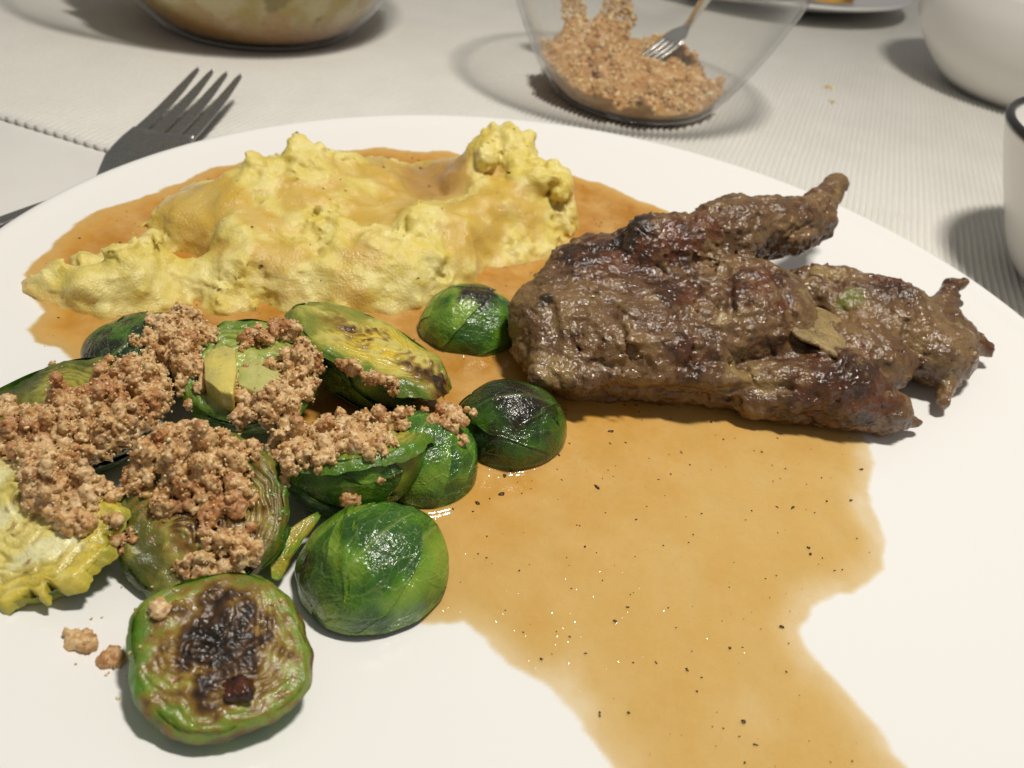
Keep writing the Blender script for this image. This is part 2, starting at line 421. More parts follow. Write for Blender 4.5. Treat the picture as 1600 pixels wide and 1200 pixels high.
mx = nt.nodes.new('ShaderNodeMixShader'); lk(nt, cov, mx.inputs[0]); lk(nt, tr.outputs[0], mx.inputs[1]); lk(nt, b.outputs[0], mx.inputs[2])
lk(nt, mx.outputs[0], out.inputs[0]); M['gravy'] = m
m, nt, b = new_mat('pepper_fleck'); b.inputs['Base Color'].default_value = (0.045, 0.022, 0.010, 1); b.inputs['Roughness'].default_value = 0.4
M['fleck'] = m

# ================================================================== SETTING
V, Fc = [], []
xs = np.linspace(-150, 150, 90); ys = np.linspace(-60, 200, 90)
X, Y = np.meshgrid(xs, ys, indexing='ij'); Z = 0.03 * noise3(np.stack([X.ravel(), Y.ravel(), 0 * X.ravel()], 1), 0.09, 3)
tag(mesh_obj('tablecloth', np.stack([X.ravel(), Y.ravel(), Z], 1), grid_faces(90, 90), M['cloth']), 'plain smooth white tablecloth under everything', 'tablecloth', kind='structure')

# ribbed runner with a scalloped hem
eA = math.radians(-17.0); e = np.array([math.cos(eA), math.sin(eA)]); nn = np.array([-e[1], e[0]])
O = at(100, 210, 0.2)[:2]
PITCH_R = 0.262; per = 8
na = int(115 / PITCH_R * per); sa = np.linspace(-45, 70, na)
tb = np.concatenate([[0.0, 0.0, 0.03, 0.10, 0.18, 0.30, 0.5, 0.8], np.linspace(1.2, 26, 36), np.linspace(28, 110, 10)])
A, B = np.meshgrid(sa, tb, indexing='ij')
scal = 0.10 * np.abs(np.sin(math.pi * A / 0.47)) ** 0.7
Bo = B - scal * np.exp(-B / 0.3)
wob = 0.04 * noise3(np.stack([A.ravel(), B.ravel(), 0 * A.ravel()], 1), 0.25, 8).reshape(A.shape)
rib = 0.21 * (np.abs(np.cos(math.pi * (A + wob) / PITCH_R)) ** 0.6 - 0.6) * sstep(0.05, 0.6, B.ravel()).reshape(A.shape)
P3 = np.stack([A.ravel(), B.ravel(), 0 * A.ravel()], 1)
Zr = 0.20 + rib + 0.05 * noise3(P3, 0.12, 5).reshape(A.shape) + 0.012 * noise3(P3, 1.6, 6).reshape(A.shape)
fold = at(1300, 165, 0.2)[:2]; tf = (fold - O) @ nn
Zr += 0.05 * np.exp(-((B - tf) / 0.45) ** 2) + 0.04 * np.exp(-((B - tf - 14) / 0.6) ** 2)
Zr += 0.035 * np.exp(-B / 0.25) * np.abs(np.sin(math.pi * A / 0.47))
Zr[:, 0] = 0.03; Bo[:, 0] += 0.04
XY = O + A.ravel()[:, None] * e + Bo.ravel()[:, None] * nn
tag(mesh_obj('table_runner', np.column_stack([XY, Zr.ravel()]), grid_faces(na, len(tb)), M['runner']),
    'off white ribbed cotton table runner with scalloped hem under the bowls', 'table runner')

# ================================================================== PLATE
prof = [(0, .80)] + [(r, float(plate_z(r))) for r in np.linspace(1, 14.1, 40)]
prof += [(14.3, 1.985), (14.42, 2.01), (14.5, 1.98), (14.52, 1.92), (14.46, 1.84), (14.2, 1.70), (13.0, 1.22), (11.5, 0.84), (10, 0.60), (9.2, 0.50), (9.1, 0.26), (8.7, 0.24), (8.5, 0.45), (0, 0.5)]
V, Fq = lathe(prof, 220)
plate = tag(mesh_obj('dinner_plate', V, Fq, M['porcelain']), 'large white round dinner plate holding the meal', 'plate')

# ================================================================== GRAVY
def poly_sd(P, poly):
    """signed distance to polygon, positive inside"""
    d = np.full(len(P), 1e9); ins = np.zeros(len(P), bool); n = len(poly)
    for i in range(n):
        a = poly[i]; b = poly[(i + 1) % n]; ab = b - a
        t = np.clip(((P - a) @ ab) / (ab @ ab), 0, 1); d = np.minimum(d, np.linalg.norm(P - a - t[:, None] * ab, axis=1))
        c = (a[1] > P[:, 1]) != (b[1] > P[:, 1])
        xin = (b[0] - a[0]) * (P[:, 1] - a[1]) / (b[1] - a[1] + 1e-12) + a[0]
        ins ^= c & (P[:, 0] < xin)
    return np.where(ins, d, -d)
gpx = [(38, 430), (60, 398), (120, 345), (225, 305), (330, 262), (470, 235), (600, 232), (700, 238), (830, 262), (935, 285), (1045, 330),
       (1120, 400), (1250, 520), (1330, 640), (1368, 725), (1362, 790), (1385, 850), (1380, 892), (1330, 925), (1275, 950), (1256, 985), (1275, 1020),
       (1330, 1090), (1385, 1150), (1430, 1230), (1400, 1300), (1000, 1300), (960, 1205), (900, 1120), (840, 1075), (790, 1040), (760, 995), (725, 972), (660, 975),
       (600, 930), (560, 800), (480, 700), (330, 620), (150, 590), (95, 545), (55, 535), (42, 515), (70, 488), (48, 462)]
gp = np.array([on_plate(*p)[:2] for p in gpx])
h = 0.06
X, Y = np.meshgrid(np.arange(-14, 10.2, h), np.arange(-13.2, 14, h), indexing='ij'); P2 = np.stack([X.ravel(), Y.ravel()], 1)
P3 = np.column_stack([P2, np.zeros(len(P2))])
sd = poly_sd(P2, gp) + 0.14 * fbm(P3, 0.8, 4, 21)
deep = sstep(8.5, -2.0, P2[:, 0] * 0.75 - P2[:, 1] * 0.75)      # pools toward the back of the plate
tk = (0.4 * sstep(-0.04, 0.12, sd) + 0.6 * sstep(0.0, 1.0, sd)) * (0.25 + 0.62 * deep ** 1.3 + 0.09 * fbm(P3 * np.array([1, .55, 1]), 0.7, 4, 23, .6))
tk = np.clip(tk, 0, 1)
rr = np.hypot(P2[:, 0], P2[:, 1])
Zg = plate_z(rr) + 0.006 + 0.16 * tk
for px_, py_, R_ in ((785, 736, 1.24), (725, 556, 1.25), (645, 800, 1.16)):       # gravy climbs a little where it meets the domes
    q_ = at(px_, py_, 0.9) + np.array([0, R_ - .02, 0]); dd = np.hypot(P2[:, 0] - q_[0], P2[:, 1] - q_[1]) - R_; Zg = Zg + 0.10 * np.exp(-np.abs(dd) / 0.10) * (tk > .1)
N0 = X.shape; keep = (sd > -0.10) & (rr < 13.9)
Fg = grid_faces(*N0); Fg = Fg[keep[Fg].all(1)]
used = np.unique(Fg); remap = np.full(len(P2), -1); remap[used] = np.arange(len(used))
GV = np.column_stack([P2, Zg])[used]
gravy = tag(mesh_obj('gravy', GV, remap[Fg], M['gravy'], attrs={'thick': tk[used]}), 'pool of glossy orange brown gravy spread over the plate', 'gravy')
gravy_pts = (P2, sd, Zg)

def flecks(name, pts, sizes, parent, rng, mat):
    Vs, Fs = [], []; bv, bf = ICO1
    for i, (p, s) in enumerate(zip(pts, sizes)):
        v = bv * (1 + 0.5 * rng.normal(size=(len(bv), 1)) * 0.6) * s * np.array([1, rng.uniform(.45, 1), .4])
        a = rng.uniform(0, 6.28); R = np.array([[math.cos(a), -math.sin(a), 0], [math.sin(a), math.cos(a), 0], [0, 0, 1]])
        Vs.append(v @ R.T + p); Fs.append(bf + i * len(bv))
    o = mesh_obj(name, np.vstack(Vs), np.vstack(Fs), mat, parent); o['kind'] = 'stuff'; return o
rng = np.random.default_rng(5)
cand = np.where((sd > 0.25) & (rr < 13))[0]; pick = rng.choice(cand, 1000, replace=False)
sz = np.clip(rng.lognormal(-4.0, 0.6, 1000), 0.008, 0.075)
flecks('pepper_flecks', np.column_stack([P2[pick], Zg[pick] + 0.002]), sz, gravy, rng, M['fleck'])

# ================================================================== MASHED POTATO
ctrl = [  # pixel x, y, height of the surface there
 (60, 440, 1.75), (110, 412, 1.95), (180, 395, 2.0), (235, 380, 2.05), (255, 400, 1.9), (80, 470, 1.55), (150, 470, 1.6), (215, 470, 1.5), (250, 440, 1.65),
 (300, 335, 2.0), (245, 330, 1.9), (300, 300, 2.3), (350, 300, 2.4), (395, 252, 2.75), (430, 245, 2.8), (480, 222, 3.05), (520, 240, 2.8), (440, 290, 2.5), (330, 380, 2.0), (350, 345, 2.3), (400, 350, 2.2),
 (420, 400, 2.0), (370, 430, 1.7), (480, 330, 2.25), (500, 400, 2.0), (560, 300, 2.2), (600, 265, 2.2), (560, 262, 2.4), (640, 300, 1.8), (680, 275, 1.7), (640, 260, 1.85), (700, 300, 1.8),
 (600, 350, 2.2), (650, 350, 2.4), (700, 360, 2.3), (640, 400, 2.1), (580, 440, 1.7), (660, 440, 1.6), (480, 450, 1.5), (540, 470, 1.25), (420, 460, 1.3), (620, 475, 1.1),
 (740, 235, 2.9), (775, 205, 3.2), (800, 202, 3.3), (825, 225, 3.1), (770, 260, 2.6), (740, 290, 2.3), (850, 262, 2.8), (885, 275, 2.5), (850, 300, 2.3), (800, 300, 2.4), (810, 340, 1.9), (760, 350, 2.0), (740, 400, 1.6),
 (700, 430, 1.4), (780, 390, 1.3), (835, 392, 1.15), (300, 440, 1.4), (330, 475, 1.15),
]
low = [(20, 430), (30, 480), (30, 450), (10, 445), (42, 470), (100, 505), (200, 505), (290, 490), (280, 420), (380, 500), (480, 500), (580, 510), (680, 490), (760, 450), (850, 430), (900, 380), (890, 340), (930, 300), (915, 250),
       (150, 365), (90, 385), (210, 340), (230, 290), (900, 430), (640, 530), (960, 330)]
CP = [at(*c) for c in ctrl]; CZ = [c[2] for c in CP]
for p in low:
    q = on_plate(*p); CP.append(q); CZ.append(q[2] - 0.40)
# back of the heap falls to the plate behind its ridge
for x in np.linspace(-12.5, 1.5, 12):
    yb = 0.92 * math.sqrt(max(13.0 ** 2 - x * x, 0)); yb = min(yb, 11.6); CP.append(np.array([x, yb, 0])); CZ.append(float(plate_z(math.hypot(x, yb))) - 0.45)
CP = np.array(CP)[:, :2]; CZ = np.array(CZ)
def tps(P, C, Zc, lam=0.02):
    def ker(r2): return np.where(r2 > 1e-12, 0.5 * r2 * np.log(r2 + 1e-12), 0)
    K = ker(((C[:, None] - C[None]) ** 2).sum(2)) + lam * np.eye(len(C)); Q = np.column_stack([np.ones(len(C)), C])
    A = np.block([[K, Q], [Q.T, np.zeros((3, 3))]]); w = np.linalg.solve(A, np.concatenate([Zc, np.zeros(3)]))
    out = np.zeros(len(P))
    for i in range(len(C)): out += w[i] * ker(((P - C[i]) ** 2).sum(1))
    return out + w[-3] + P @ w[-2:]
def spots(V, lst):
    g = np.zeros(len(V))
    for px, py, z, rad, s in lst:
        g = np.maximum(g, s * np.exp(-(np.linalg.norm((V - at(px, py, z)) * np.array([1, 0.8, 1]), axis=1) / rad) ** 2))
    return g
MASH_GRAVY = [(640, 290, 1.9, 2.1, 1.25), (690, 280, 1.7, 2.0, 1.35), (600, 330, 2.1, 1.4, .95), (320, 320, 2.1, 1.7, 1.05), (300, 300, 2.2, 1.2, 1.0), (450, 300, 2.4, 1.3, .75), (520, 270, 2.5, 1.4, .75), (440, 400, 2.0, 1.3, .8),
               (560, 410, 1.9, 1.4, .75), (350, 390, 2.0, 1.0, .75), (780, 310, 2.3, 1.5, .85), (740, 370, 1.9, 1.3, .85), (820, 330, 2.0, 1.2, .7), (400, 340, 2.3, 1.0, .8), (500, 440, 1.6, 1.2, .7)]
def mash_gravy(V):
    g = spots(V, MASH_GRAVY) + 0.45 * fbm(V, 0.8, 3, 55) - 0.4 * sstep(2.4, 3.0, V[:, 2])
    return sstep(0.35, 0.80, g)
h = 0.07; lo = np.array([-14.0, -2.2, 0.6]); hi = np.array([2.6, 12.6, 4.0])
GX, GY = np.meshgrid(np.arange(lo[0], hi[0] + h, h), np.arange(lo[1], hi[1] + h, h), indexing='ij')
H2 = tps(np.stack([GX.ravel(), GY.ravel()], 1), CP, CZ).reshape(GX.shape)
zs = np.arange(lo[2], hi[2] + h, h)
f0 = zs[None, None, :] - H2[:, :, None]; slope = np.hypot(*np.gradient(H2, h)); f0 = f0 / np.sqrt(1 + slope ** 2)[:, :, None]
Pm = np.stack([np.repeat(GX.ravel(), len(zs)), np.repeat(GY.ravel(), len(zs)), np.tile(zs, GX.size)], 1)
f0 = f0.ravel(); nearm = np.abs(f0) < 1.2
for (x0, y0, z0, x1, y1, z1, r0, r1) in ((476, 262, 2.5, 478, 240, 2.8, .7, .5), (400, 262, 2.6, 398, 248, 2.75, .4, .25), (760, 250, 2.7, 768, 200, 3.25, .5, .16), (790, 240, 2.8, 797, 200, 3.25, .45, .18), (815, 255, 2.7, 826, 214, 3.1, .4, .17),
                                          (845, 290, 2.4, 862, 258, 2.75, .5, .25), (870, 300, 2.3, 885, 272, 2.5, .45, .22), (655, 365, 2.2, 650, 345, 2.5, .4, .25), (230, 395, 1.8, 235, 374, 2.05, .35, .2)):
    f0[nearm] = smin(f0[nearm], caps(Pm[nearm], at(x0, y0, z0), at(x1, y1, z1), r0, r1), 0.15)
band = np.abs(f0) < 0.5
Pb = Pm[band] + 0.10 * np.stack([noise3(Pm[band], 1.7, 40 + k) for k in range(3)], 1)
w1, _ = worley(Pb, 0.85, 41, True); w2, _ = worley(Pb, 2.0, 42, True)
rgh = (0.25 + 0.75 * (1 - mash_gravy(Pm[band]))) * (0.45 + 0.55 * sstep(-0.25, 0.3, noise3(Pb, 0.6, 45)))
w3, _ = worley(Pb, 4.6, 47)
dn = (0.08 + 0.20 * rgh) * (w1 - 0.55) + rgh * (0.10 * (w2 - 0.55) + 0.03 * (w3 - 0.5) + 0.24 * fbm(Pb, 1.4, 5, 43, 0.55) + 0.035 * noise3(Pb, 7.5, 48)) + 0.03 + 0.20 * fbm(Pb, 0.8, 2, 44)
f = f0.copy(); f[band] += dn
f = np.maximum(f, -(Pm[:, 2] - (plate_z(np.hypot(Pm[:, 0], Pm[:, 1])) - 0.10)))
f = f.reshape(GX.shape[0], GX.shape[1], len(zs))
V, Fq = surface_nets(f, lo, h)
# colours: potato yellow, gravy run into hollows and over chosen places
n1 = fbm(V, 0.9, 4, 50); n2 = noise3(V, 3.5, 51)
colr = mix((0.69, 0.565, 0.145), (0.77, 0.665, 0.26), sstep(-0.4, 0.5, n1 + 0.3 * n2))
colr = mix(colr, (0.70, 0.53, 0.06), 0.45 * sstep(0.15, 0.6, fbm(V, 1.4, 3, 52)))
gr = mash_gravy(V)
lowz = V[:, 2] - plate_z(np.hypot(V[:, 0], V[:, 1]))
gr = np.maximum(gr, 0.9 * sstep(0.35, 0.12, lowz + 0.1 * n2))
gcol = mix((0.56, 0.38, 0.085), (0.40, 0.20, 0.06), sstep(0.7, 1.2, spots(V, [(680, 280, 1.8, 2.0, 1.4), (620, 310, 1.9, 1.2, 1.0)])))
film = mix(colr * np.array([0.88, 0.68, 0.48]), gcol, 0.25 + 0.65 * sstep(.5, 1.1, spots(V, [(690, 280, 1.7, 2.0, 1.4), (320, 315, 2.1, 1.2, 1.0)])))
colr = mix(colr, film, 0.85 * gr)
mash = tag(mesh_obj('mashed_potato', V, Fq, M['mash'], col=colr, attrs={'wet': gr}), 'lumpy heap of yellow mashed potato with gravy in its crater', 'mashed potato')
bvh_mash = BVHTree.FromPolygons(V.tolist(), Fq.tolist())
pts = []
while len(pts) < 70:
    x, y = rng.uniform(-12.5, 1, 1)[0], rng.uniform(0, 9.5, 1)[0]
    hit = bvh_mash.ray_cast(Vector((x, y, 8)), Vector((0, 0, -1)))
    if hit[0] is not None and hit[0].z > 1.3: pts.append(np.array(hit[0]) + [0, 0, 0.01])
flecks('pepper_flecks', pts, np.clip(rng.lognormal(-3.75, 0.45, 70), 0.012, 0.07), mash, rng, M['fleck'])

# ================================================================== MEAT
h = 0.055
lo = np.array([-1.6, -3.0, 0.55]); hi = np.array([14.2, 9.5, 5.2])
Pm, shp = field_grid(lo, hi, h)
def body(P):
    f = ell(P, at(1010, 490, 2.25), (3.3, 2.35, 1.55), math.radians(12))
    f = smin(f, ell(P, at(905, 520, 1.95), (1.7, 1.8, 1.2), math.radians(50)), 0.5)
    f = smin(f, ell(P, at(850, 530, 1.8), (0.75, 1.1, 0.8)), 0.3)
    f = smin(f, ell(P, at(960, 400, 2.9), (1.9, 1.0, 0.9), math.radians(25)), 0.5)
    f = -smin(-f, -(P[:, 2] - 3.30 - 0.06 * (P[:, 1] - 2)), 0.5)               # broad flattened top
    f = smin(f, caps(P, at(1010, 395, 3.2), at(1150, 360, 3.4), 0.9, 0.9), 0.5)
    f = smin(f, caps(P, at(1150, 355, 3.4), at(1235, 352, 3.4), 0.95, 0.90), 0.3)
    f = smin(f, caps(P, at(1220, 356, 3.3), at(1268, 340, 3.4), 0.90, 0.72), 0.2)
    f = smin(f, caps(P, at(1272, 325, 3.5), at(1307, 288, 3.75), 0.55, 0.29), 0.15)
    f = smin(f, caps(P, at(1235, 375, 3.0), at(1292, 345, 3.25), 0.42, 0.24), 0.2)
    f = smin(f, ell(P, at(1170, 490, 2.3), (1.8, 1.7, 1.3), math.radians(15)), 0.4)
    # lip torn along the front of the roll
    for a, b, r in (((850, 582, 1.9), (915, 594, 1.85), .36), ((915, 594, 1.85), (990, 590, 1.95), .30), ((990, 590, 1.95), (1100, 592, 1.95), .28), ((1100, 590, 1.95), (1190, 594, 1.9), .30), ((1190, 594, 1.9), (1228, 596, 1.95), .20), ((1140, 596, 1.85), (1165, 606, 1.7), .16)):
        f = smin(f, caps(P, at(*a), at(*b), r, r * .9), 0.38)
    # right hand piece
    g = ell(P, at(1370, 500, 2.05), (2.0, 1.5, 1.1), math.radians(-8))
    g = smin(g, ell(P, at(1290, 470, 2.1), (1.5, 1.1, .95), math.radians(10)), 0.4)
    g = smin(g, ell(P, at(1330, 560, 1.8), (1.7, 1.1, 0.85), math.radians(0)), 0.3)
    g = smin(g, ell(P, at(1455, 545, 1.85), (1.2, 1.25, 0.85), math.radians(20)), 0.3)
    g = smin(g, caps(P, at(1480, 525, 1.95), at(1540, 545, 1.9), 0.8, 0.22), 0.2)
    g = smin(g, caps(P, at(1462, 495, 2.2), at(1486, 452, 2.4), 0.45, 0.22), 0.15)
    g = smin(g, caps(P, at(1484, 448, 2.42), at(1504, 442, 2.5), 0.19, 0.12), 0.1)
    g = smin(g, caps(P, at(1480, 590, 1.6), at(1478, 625, 1.4), 0.36, 0.2), 0.15)
    f = smin(f, g, 0.25)
    f = smin(f, ell(P, at(1235, 560, 1.75), (1.2, 1.0, 0.75)), 0.3)
    # lower layers, set back under the lip
    f = smin(f, caps(P, at(890, 590, 1.3), at(1180, 600, 1.4), 0.52, 0.68), 0.06)
    f = smin(f, caps(P, at(1180, 610, 1.5), at(1310, 605, 1.75), 0.70, 0.98), 0.25)
    f = smin(f, caps(P, at(1310, 605, 1.75), at(1385, 640, 1.5), 0.98, 0.55), 0.25)
    f = smin(f, caps(P, at(1385, 645, 1.4), at(1430, 662, 1.2), 0.40, 0.12), 0.2)
    return f
Pc, shc = field_grid(lo, hi + 0.3, h * 4); fc = body(Pc).reshape(shc)       # coarse pass, then only the shell in detail
ii = [np.minimum((np.arange(shp[k]) + 2) // 4, shc[k] - 1) for k in range(3)]
def surf(px, py):
    d = at(px, py, 0.0) - CAM; d /= np.linalg.norm(d); t = np.linspace(9, 34, 500); Q = CAM + t[:, None] * d
    v = body(Q); k = np.argmax(v < 0)
    return Q[k] if (v < 0).any() else at(px, py, 2.0)
def mspots(V, lst):
    g = np.zeros(len(V))
    for px, py, z, rad, s_ in lst:
        g = np.maximum(g, s_ * np.exp(-(np.linalg.norm(V - surf(px, py), axis=1) / rad) ** 2))
    return g
f0 = fc[np.ix_(*ii)].ravel().copy(); near = np.abs(f0) < 0.75; f0[near] = body(Pm[near])
band = np.abs(f0) < 0.45; Pb = Pm[band]
w, _ = worley(Pb + 0.15 * noise3(Pb, 1.5, 61)[:, None], 1.1, 60)
stretch = Pb * np.array([0.5, 1.3, 1.3])
dn = 0.16 * fbm(Pb, 0.7, 2, 62) + 0.06 * fbm(stretch, 1.7, 2, 63) + 0.05 * fbm(Pb, 6.0, 3, 64) + 0.045 * fbm(Pb @ np.array([[.95, -.3, 0], [.3, .95, 0], [0, 0, 1]]) * np.array([0.25, 1, 1]), 5.0, 2, 67) + 0.04 * (w - 0.5)
ridg = 1 - np.abs(noise3(Pb, 1.0, 66)); dn += 0.07 * np.clip(ridg - 0.9, 0, 1) / 0.10
for pl, wd, dp in (([(945, 470, 3.2), (965, 510, 2.9), (985, 545, 2.5), (992, 575, 2.1)], 0.10, 0.28), ([(1135, 420, 3.4), (1140, 450, 3.3), (1142, 490, 3.0)], 0.10, 0.22),
                   ([(1205, 420, 3.2), (1230, 470, 2.6), (1238, 530, 2.3)], 0.14, 0.22), ([(1080, 330, 3.9), (1085, 360, 3.8)], .08, .15),
                   ([(860, 480, 2.6), (870, 530, 2.4), (850, 570, 2.0)], 0.12, 0.25), ([(890, 614, 1.45), (1000, 612, 1.45), (1100, 612, 1.45), (1230, 605, 1.5)], 0.12, 0.26), ([(1030, 420, 3), (1060, 470, 3), (1070, 520, 3)], .08, .14), ([(1290, 560, 2), (1380, 575, 2), (1440, 600, 2)], .12, .22), ([(1400, 430, 2), (1420, 480, 2), (1410, 530, 2)], .08, .12)):
    d = seg_dist(Pb, [surf(*q[:2]) for q in pl]); dn += dp * np.exp(-(d / wd) ** 2)
f = f0.copy(); f[band] += dn
f = np.maximum(f, -(Pm[:, 2] - (plate_z(np.hypot(Pm[:, 0], Pm[:, 1])) + 0.03)))
V, Fq = surface_nets(f.reshape(shp), lo, h)
n1 = fbm(V, 0.9, 4, 70); n2 = fbm(V, 2.6, 3, 71); n3 = noise3(V, 7.0, 72)
c = mix((0.170, 0.088, 0.040), (0.28, 0.165, 0.070), sstep(-0.35, 0.45, n1 + 0.35 * n2))
c = mix(c, (0.30, 0.20, 0.075), 0.8 * sstep(0.1, 0.55, n2 + 0.25 * n3) * sstep(-.3, .4, noise3(V, .6, 77)))
sear = mspots(V, [(930, 400, 3.6, 1.1, 1.1), (1000, 385, 3.9, 1.1, 1.2), (1060, 370, 4.1, .9, 1.0), (1060, 450, 3.6, .95, .95), (1150, 450, 3.2, .8, .8), (1110, 345, 4.2, .9, .8), (1200, 430, 3.2, .7, .9), (1220, 470, 2.9, .6, .8),
                 (1340, 610, 2.2, 1.5, 1.15), (1300, 630, 1.9, 1.2, 1.1), (1390, 440, 3.0, .8, .9), (1440, 450, 2.7, .6, .9), (1080, 555, 2.5, .8, .8), (1160, 555, 2.5, .5, .7), (910, 545, 2.5, .5, .7), (1490, 445, 2.4, .5, 1.0), (1550, 545, 1.95, .25, 1.2), (1240, 310, 3.9, .8, .4)])
sear = sstep(0.30, 0.75, sear + 0.6 * n2 + 0.3 * n3)
c = mix(c, mix((0.050, 0.018, 0.009), (0.135, 0.038, 0.014), sstep(-.3, .4, n1)), 0.9 * sear)
blk = sstep(0.55, 1.0, mspots(V, [(900, 390, 3.6, 1.0, .9), (980, 365, 4.0, 1.0, 1.0), (1010, 390, 4.0, .7, .9), (1140, 305, 4.1, .5, .8), (850, 470, 2.6, .5, .7)]) + .5 * n2)
c = mix(c, (0.028, 0.020, 0.012), 0.8 * blk)
tan = sstep(0.5, 1.0, mspots(V, [(860, 580, 2.0, .6, 1.2), (1160, 575, 2.2, .8, 1.0), (1200, 600, 2.0, .5, .9), (1290, 425, 2.6, .7, 1.1), (1130, 500, 3.0, .5, .9), (1260, 450, 2.5, .5, 1.0), (1500, 510, 2.3, .4, .9), (1350, 570, 2.2, .5, .6), (1310, 300, 3.9, .6, .8)]) + .5 * n2)
c = mix(c, (0.40, 0.27, 0.105), 0.75 * tan)
c = mix(c, (0.19, 0.19, 0.03), 0.85 * sstep(.45, .8, mspots(V, [(1335, 462, 2, .42, 1.1), (1318, 476, 2, .3, 1.0)]) + .25 * n2))
c = c * 0.72
meat = tag(mesh_obj('meat_roll', V, Fq, M['meat'], col=c), 'browned rolled piece of meat with torn raised flap and glossy sauce', 'meat')
bvh_meat = BVHTree.FromPolygons(V.tolist(), Fq.tolist())
def cam_hit(bvh, px, py):
    d = at(px, py, 0.0) - CAM; r = bvh.ray_cast(Vector(CAM), Vector(d).normalized())
    return None if r[0] is None else (np.array(r[0]), np.array(r[1]))
def patch_piece(name, parent, bvh, outline, thick, mat, c0, c1, seed):
    """a small slab of filling lying on the meat: outline in pixels, dropped on the surface"""
    pts = []
    for p in outline:
        hh = cam_hit(bvh, *p)
        if hh: pts.append(hh[0])
    pts = np.array(pts); cen = pts.mean(0); _, _, vt = np.linalg.svd(pts - cen); nrm = vt[2]
    if nrm @ (CAM - cen) < 0: nrm = -nrm
    uu = vt[0]; ww = np.cross(nrm, uu); pl = np.stack([(pts - cen) @ uu, (pts - cen) @ ww], 1)
    Vs = []; n = 48; ang = np.linspace(0, 2 * math.pi, n, endpoint=False)
    pa = np.arctan2(pl[:, 1], pl[:, 0]); pr = np.hypot(pl[:, 0], pl[:, 1]); o = np.argsort(pa); pa, pr = pa[o], pr[o]
    rad = np.interp(ang, np.concatenate([pa - 2 * math.pi, pa, pa + 2 * math.pi]), np.tile(pr, 3))
    rings = [(1.0, -0.10), (1.03, 0.0), (1.0, 0.55), (0.93, 0.9), (0.75, 1.0), (0.5, 1.05), (0.25, 1.1), (0.02, 1.1)]
    for k, hh in rings:
        q = np.stack([rad * k * np.cos(ang), rad * k * np.sin(ang)], 1)
        Vs.append(cen + q[:, :1] * uu + q[:, 1:] * ww + nrm * thick * hh)
    Vv = np.vstack(Vs); Vv += 0.05 * np.stack([noise3(Vv, 2.6, seed + k) for k in range(3)], 1)
    nn_ = fbm(Vv, 2.5, 3, seed)
    return mesh_obj(name, Vv, grid_faces(len(rings), n, wrap_v=True), mat, parent, col=mix(c0, c1, sstep(-.4, .5, nn_)))
patch_piece('onion_piece', meat, bvh_meat, [(1258, 485), (1290, 495), (1318, 535), (1315, 553), (1270, 552), (1235, 540), (1232, 530), (1245, 505)], 0.12, M['onion'], (0.24, 0.165, 0.065), (0.36, 0.255, 0.10), 301)

# ================================================================== BRUSSELS SPROUTS
GREEN_D = np.array((0.018, 0.060, 0.008)); GREEN = np.array((0.070, 0.195, 0.008)); GREEN_L = np.array((0.21, 0.33, 0.030)); PALE = np.array((0.42, 0.44, 0.12)); CHAR = np.array((0.014, 0.009, 0.005))
sprout_polys = []
def rot(yaw, tilt_x, tilt_y, flip):
    R = Matrix.Rotation(math.radians(tilt_y), 3, 'Y') @ Matrix.Rotation(math.radians(tilt_x), 3, 'X')
    R = R @ Matrix.Rotation(math.radians(yaw), 3, 'Z')
    if flip: R = R @ Matrix.Rotation(math.pi, 3, 'X')
    return np.array(R)
def rot2(yaw, roll, pitch, flip=True):
    R = Matrix.Rotation(math.radians(yaw), 3, 'Z') @ Matrix.Rotation(math.radians(pitch), 3, 'Y') @ Matrix.Rotation(math.radians(roll), 3, 'X')
    if flip: R = R @ Matrix.Rotation(math.pi, 3, 'X')
    return np.array(R)
def dome_pt(th, ph, abc, lift):
    """th from the stem end (-x) to the tip (+x); ph around the x axis, 0 = up (+z); half sprout keeps |ph| <= 90"""
    a, b_, c_ = abc
    e_ = 1 + lift
    x = -a * np.cos(th) * (1 + lift * .6); rad = np.sin(th) ** 0.92
    return np.stack([x, b_ * e_ * rad * np.sin(ph), c_ * e_ * rad * np.cos(ph)], -1)
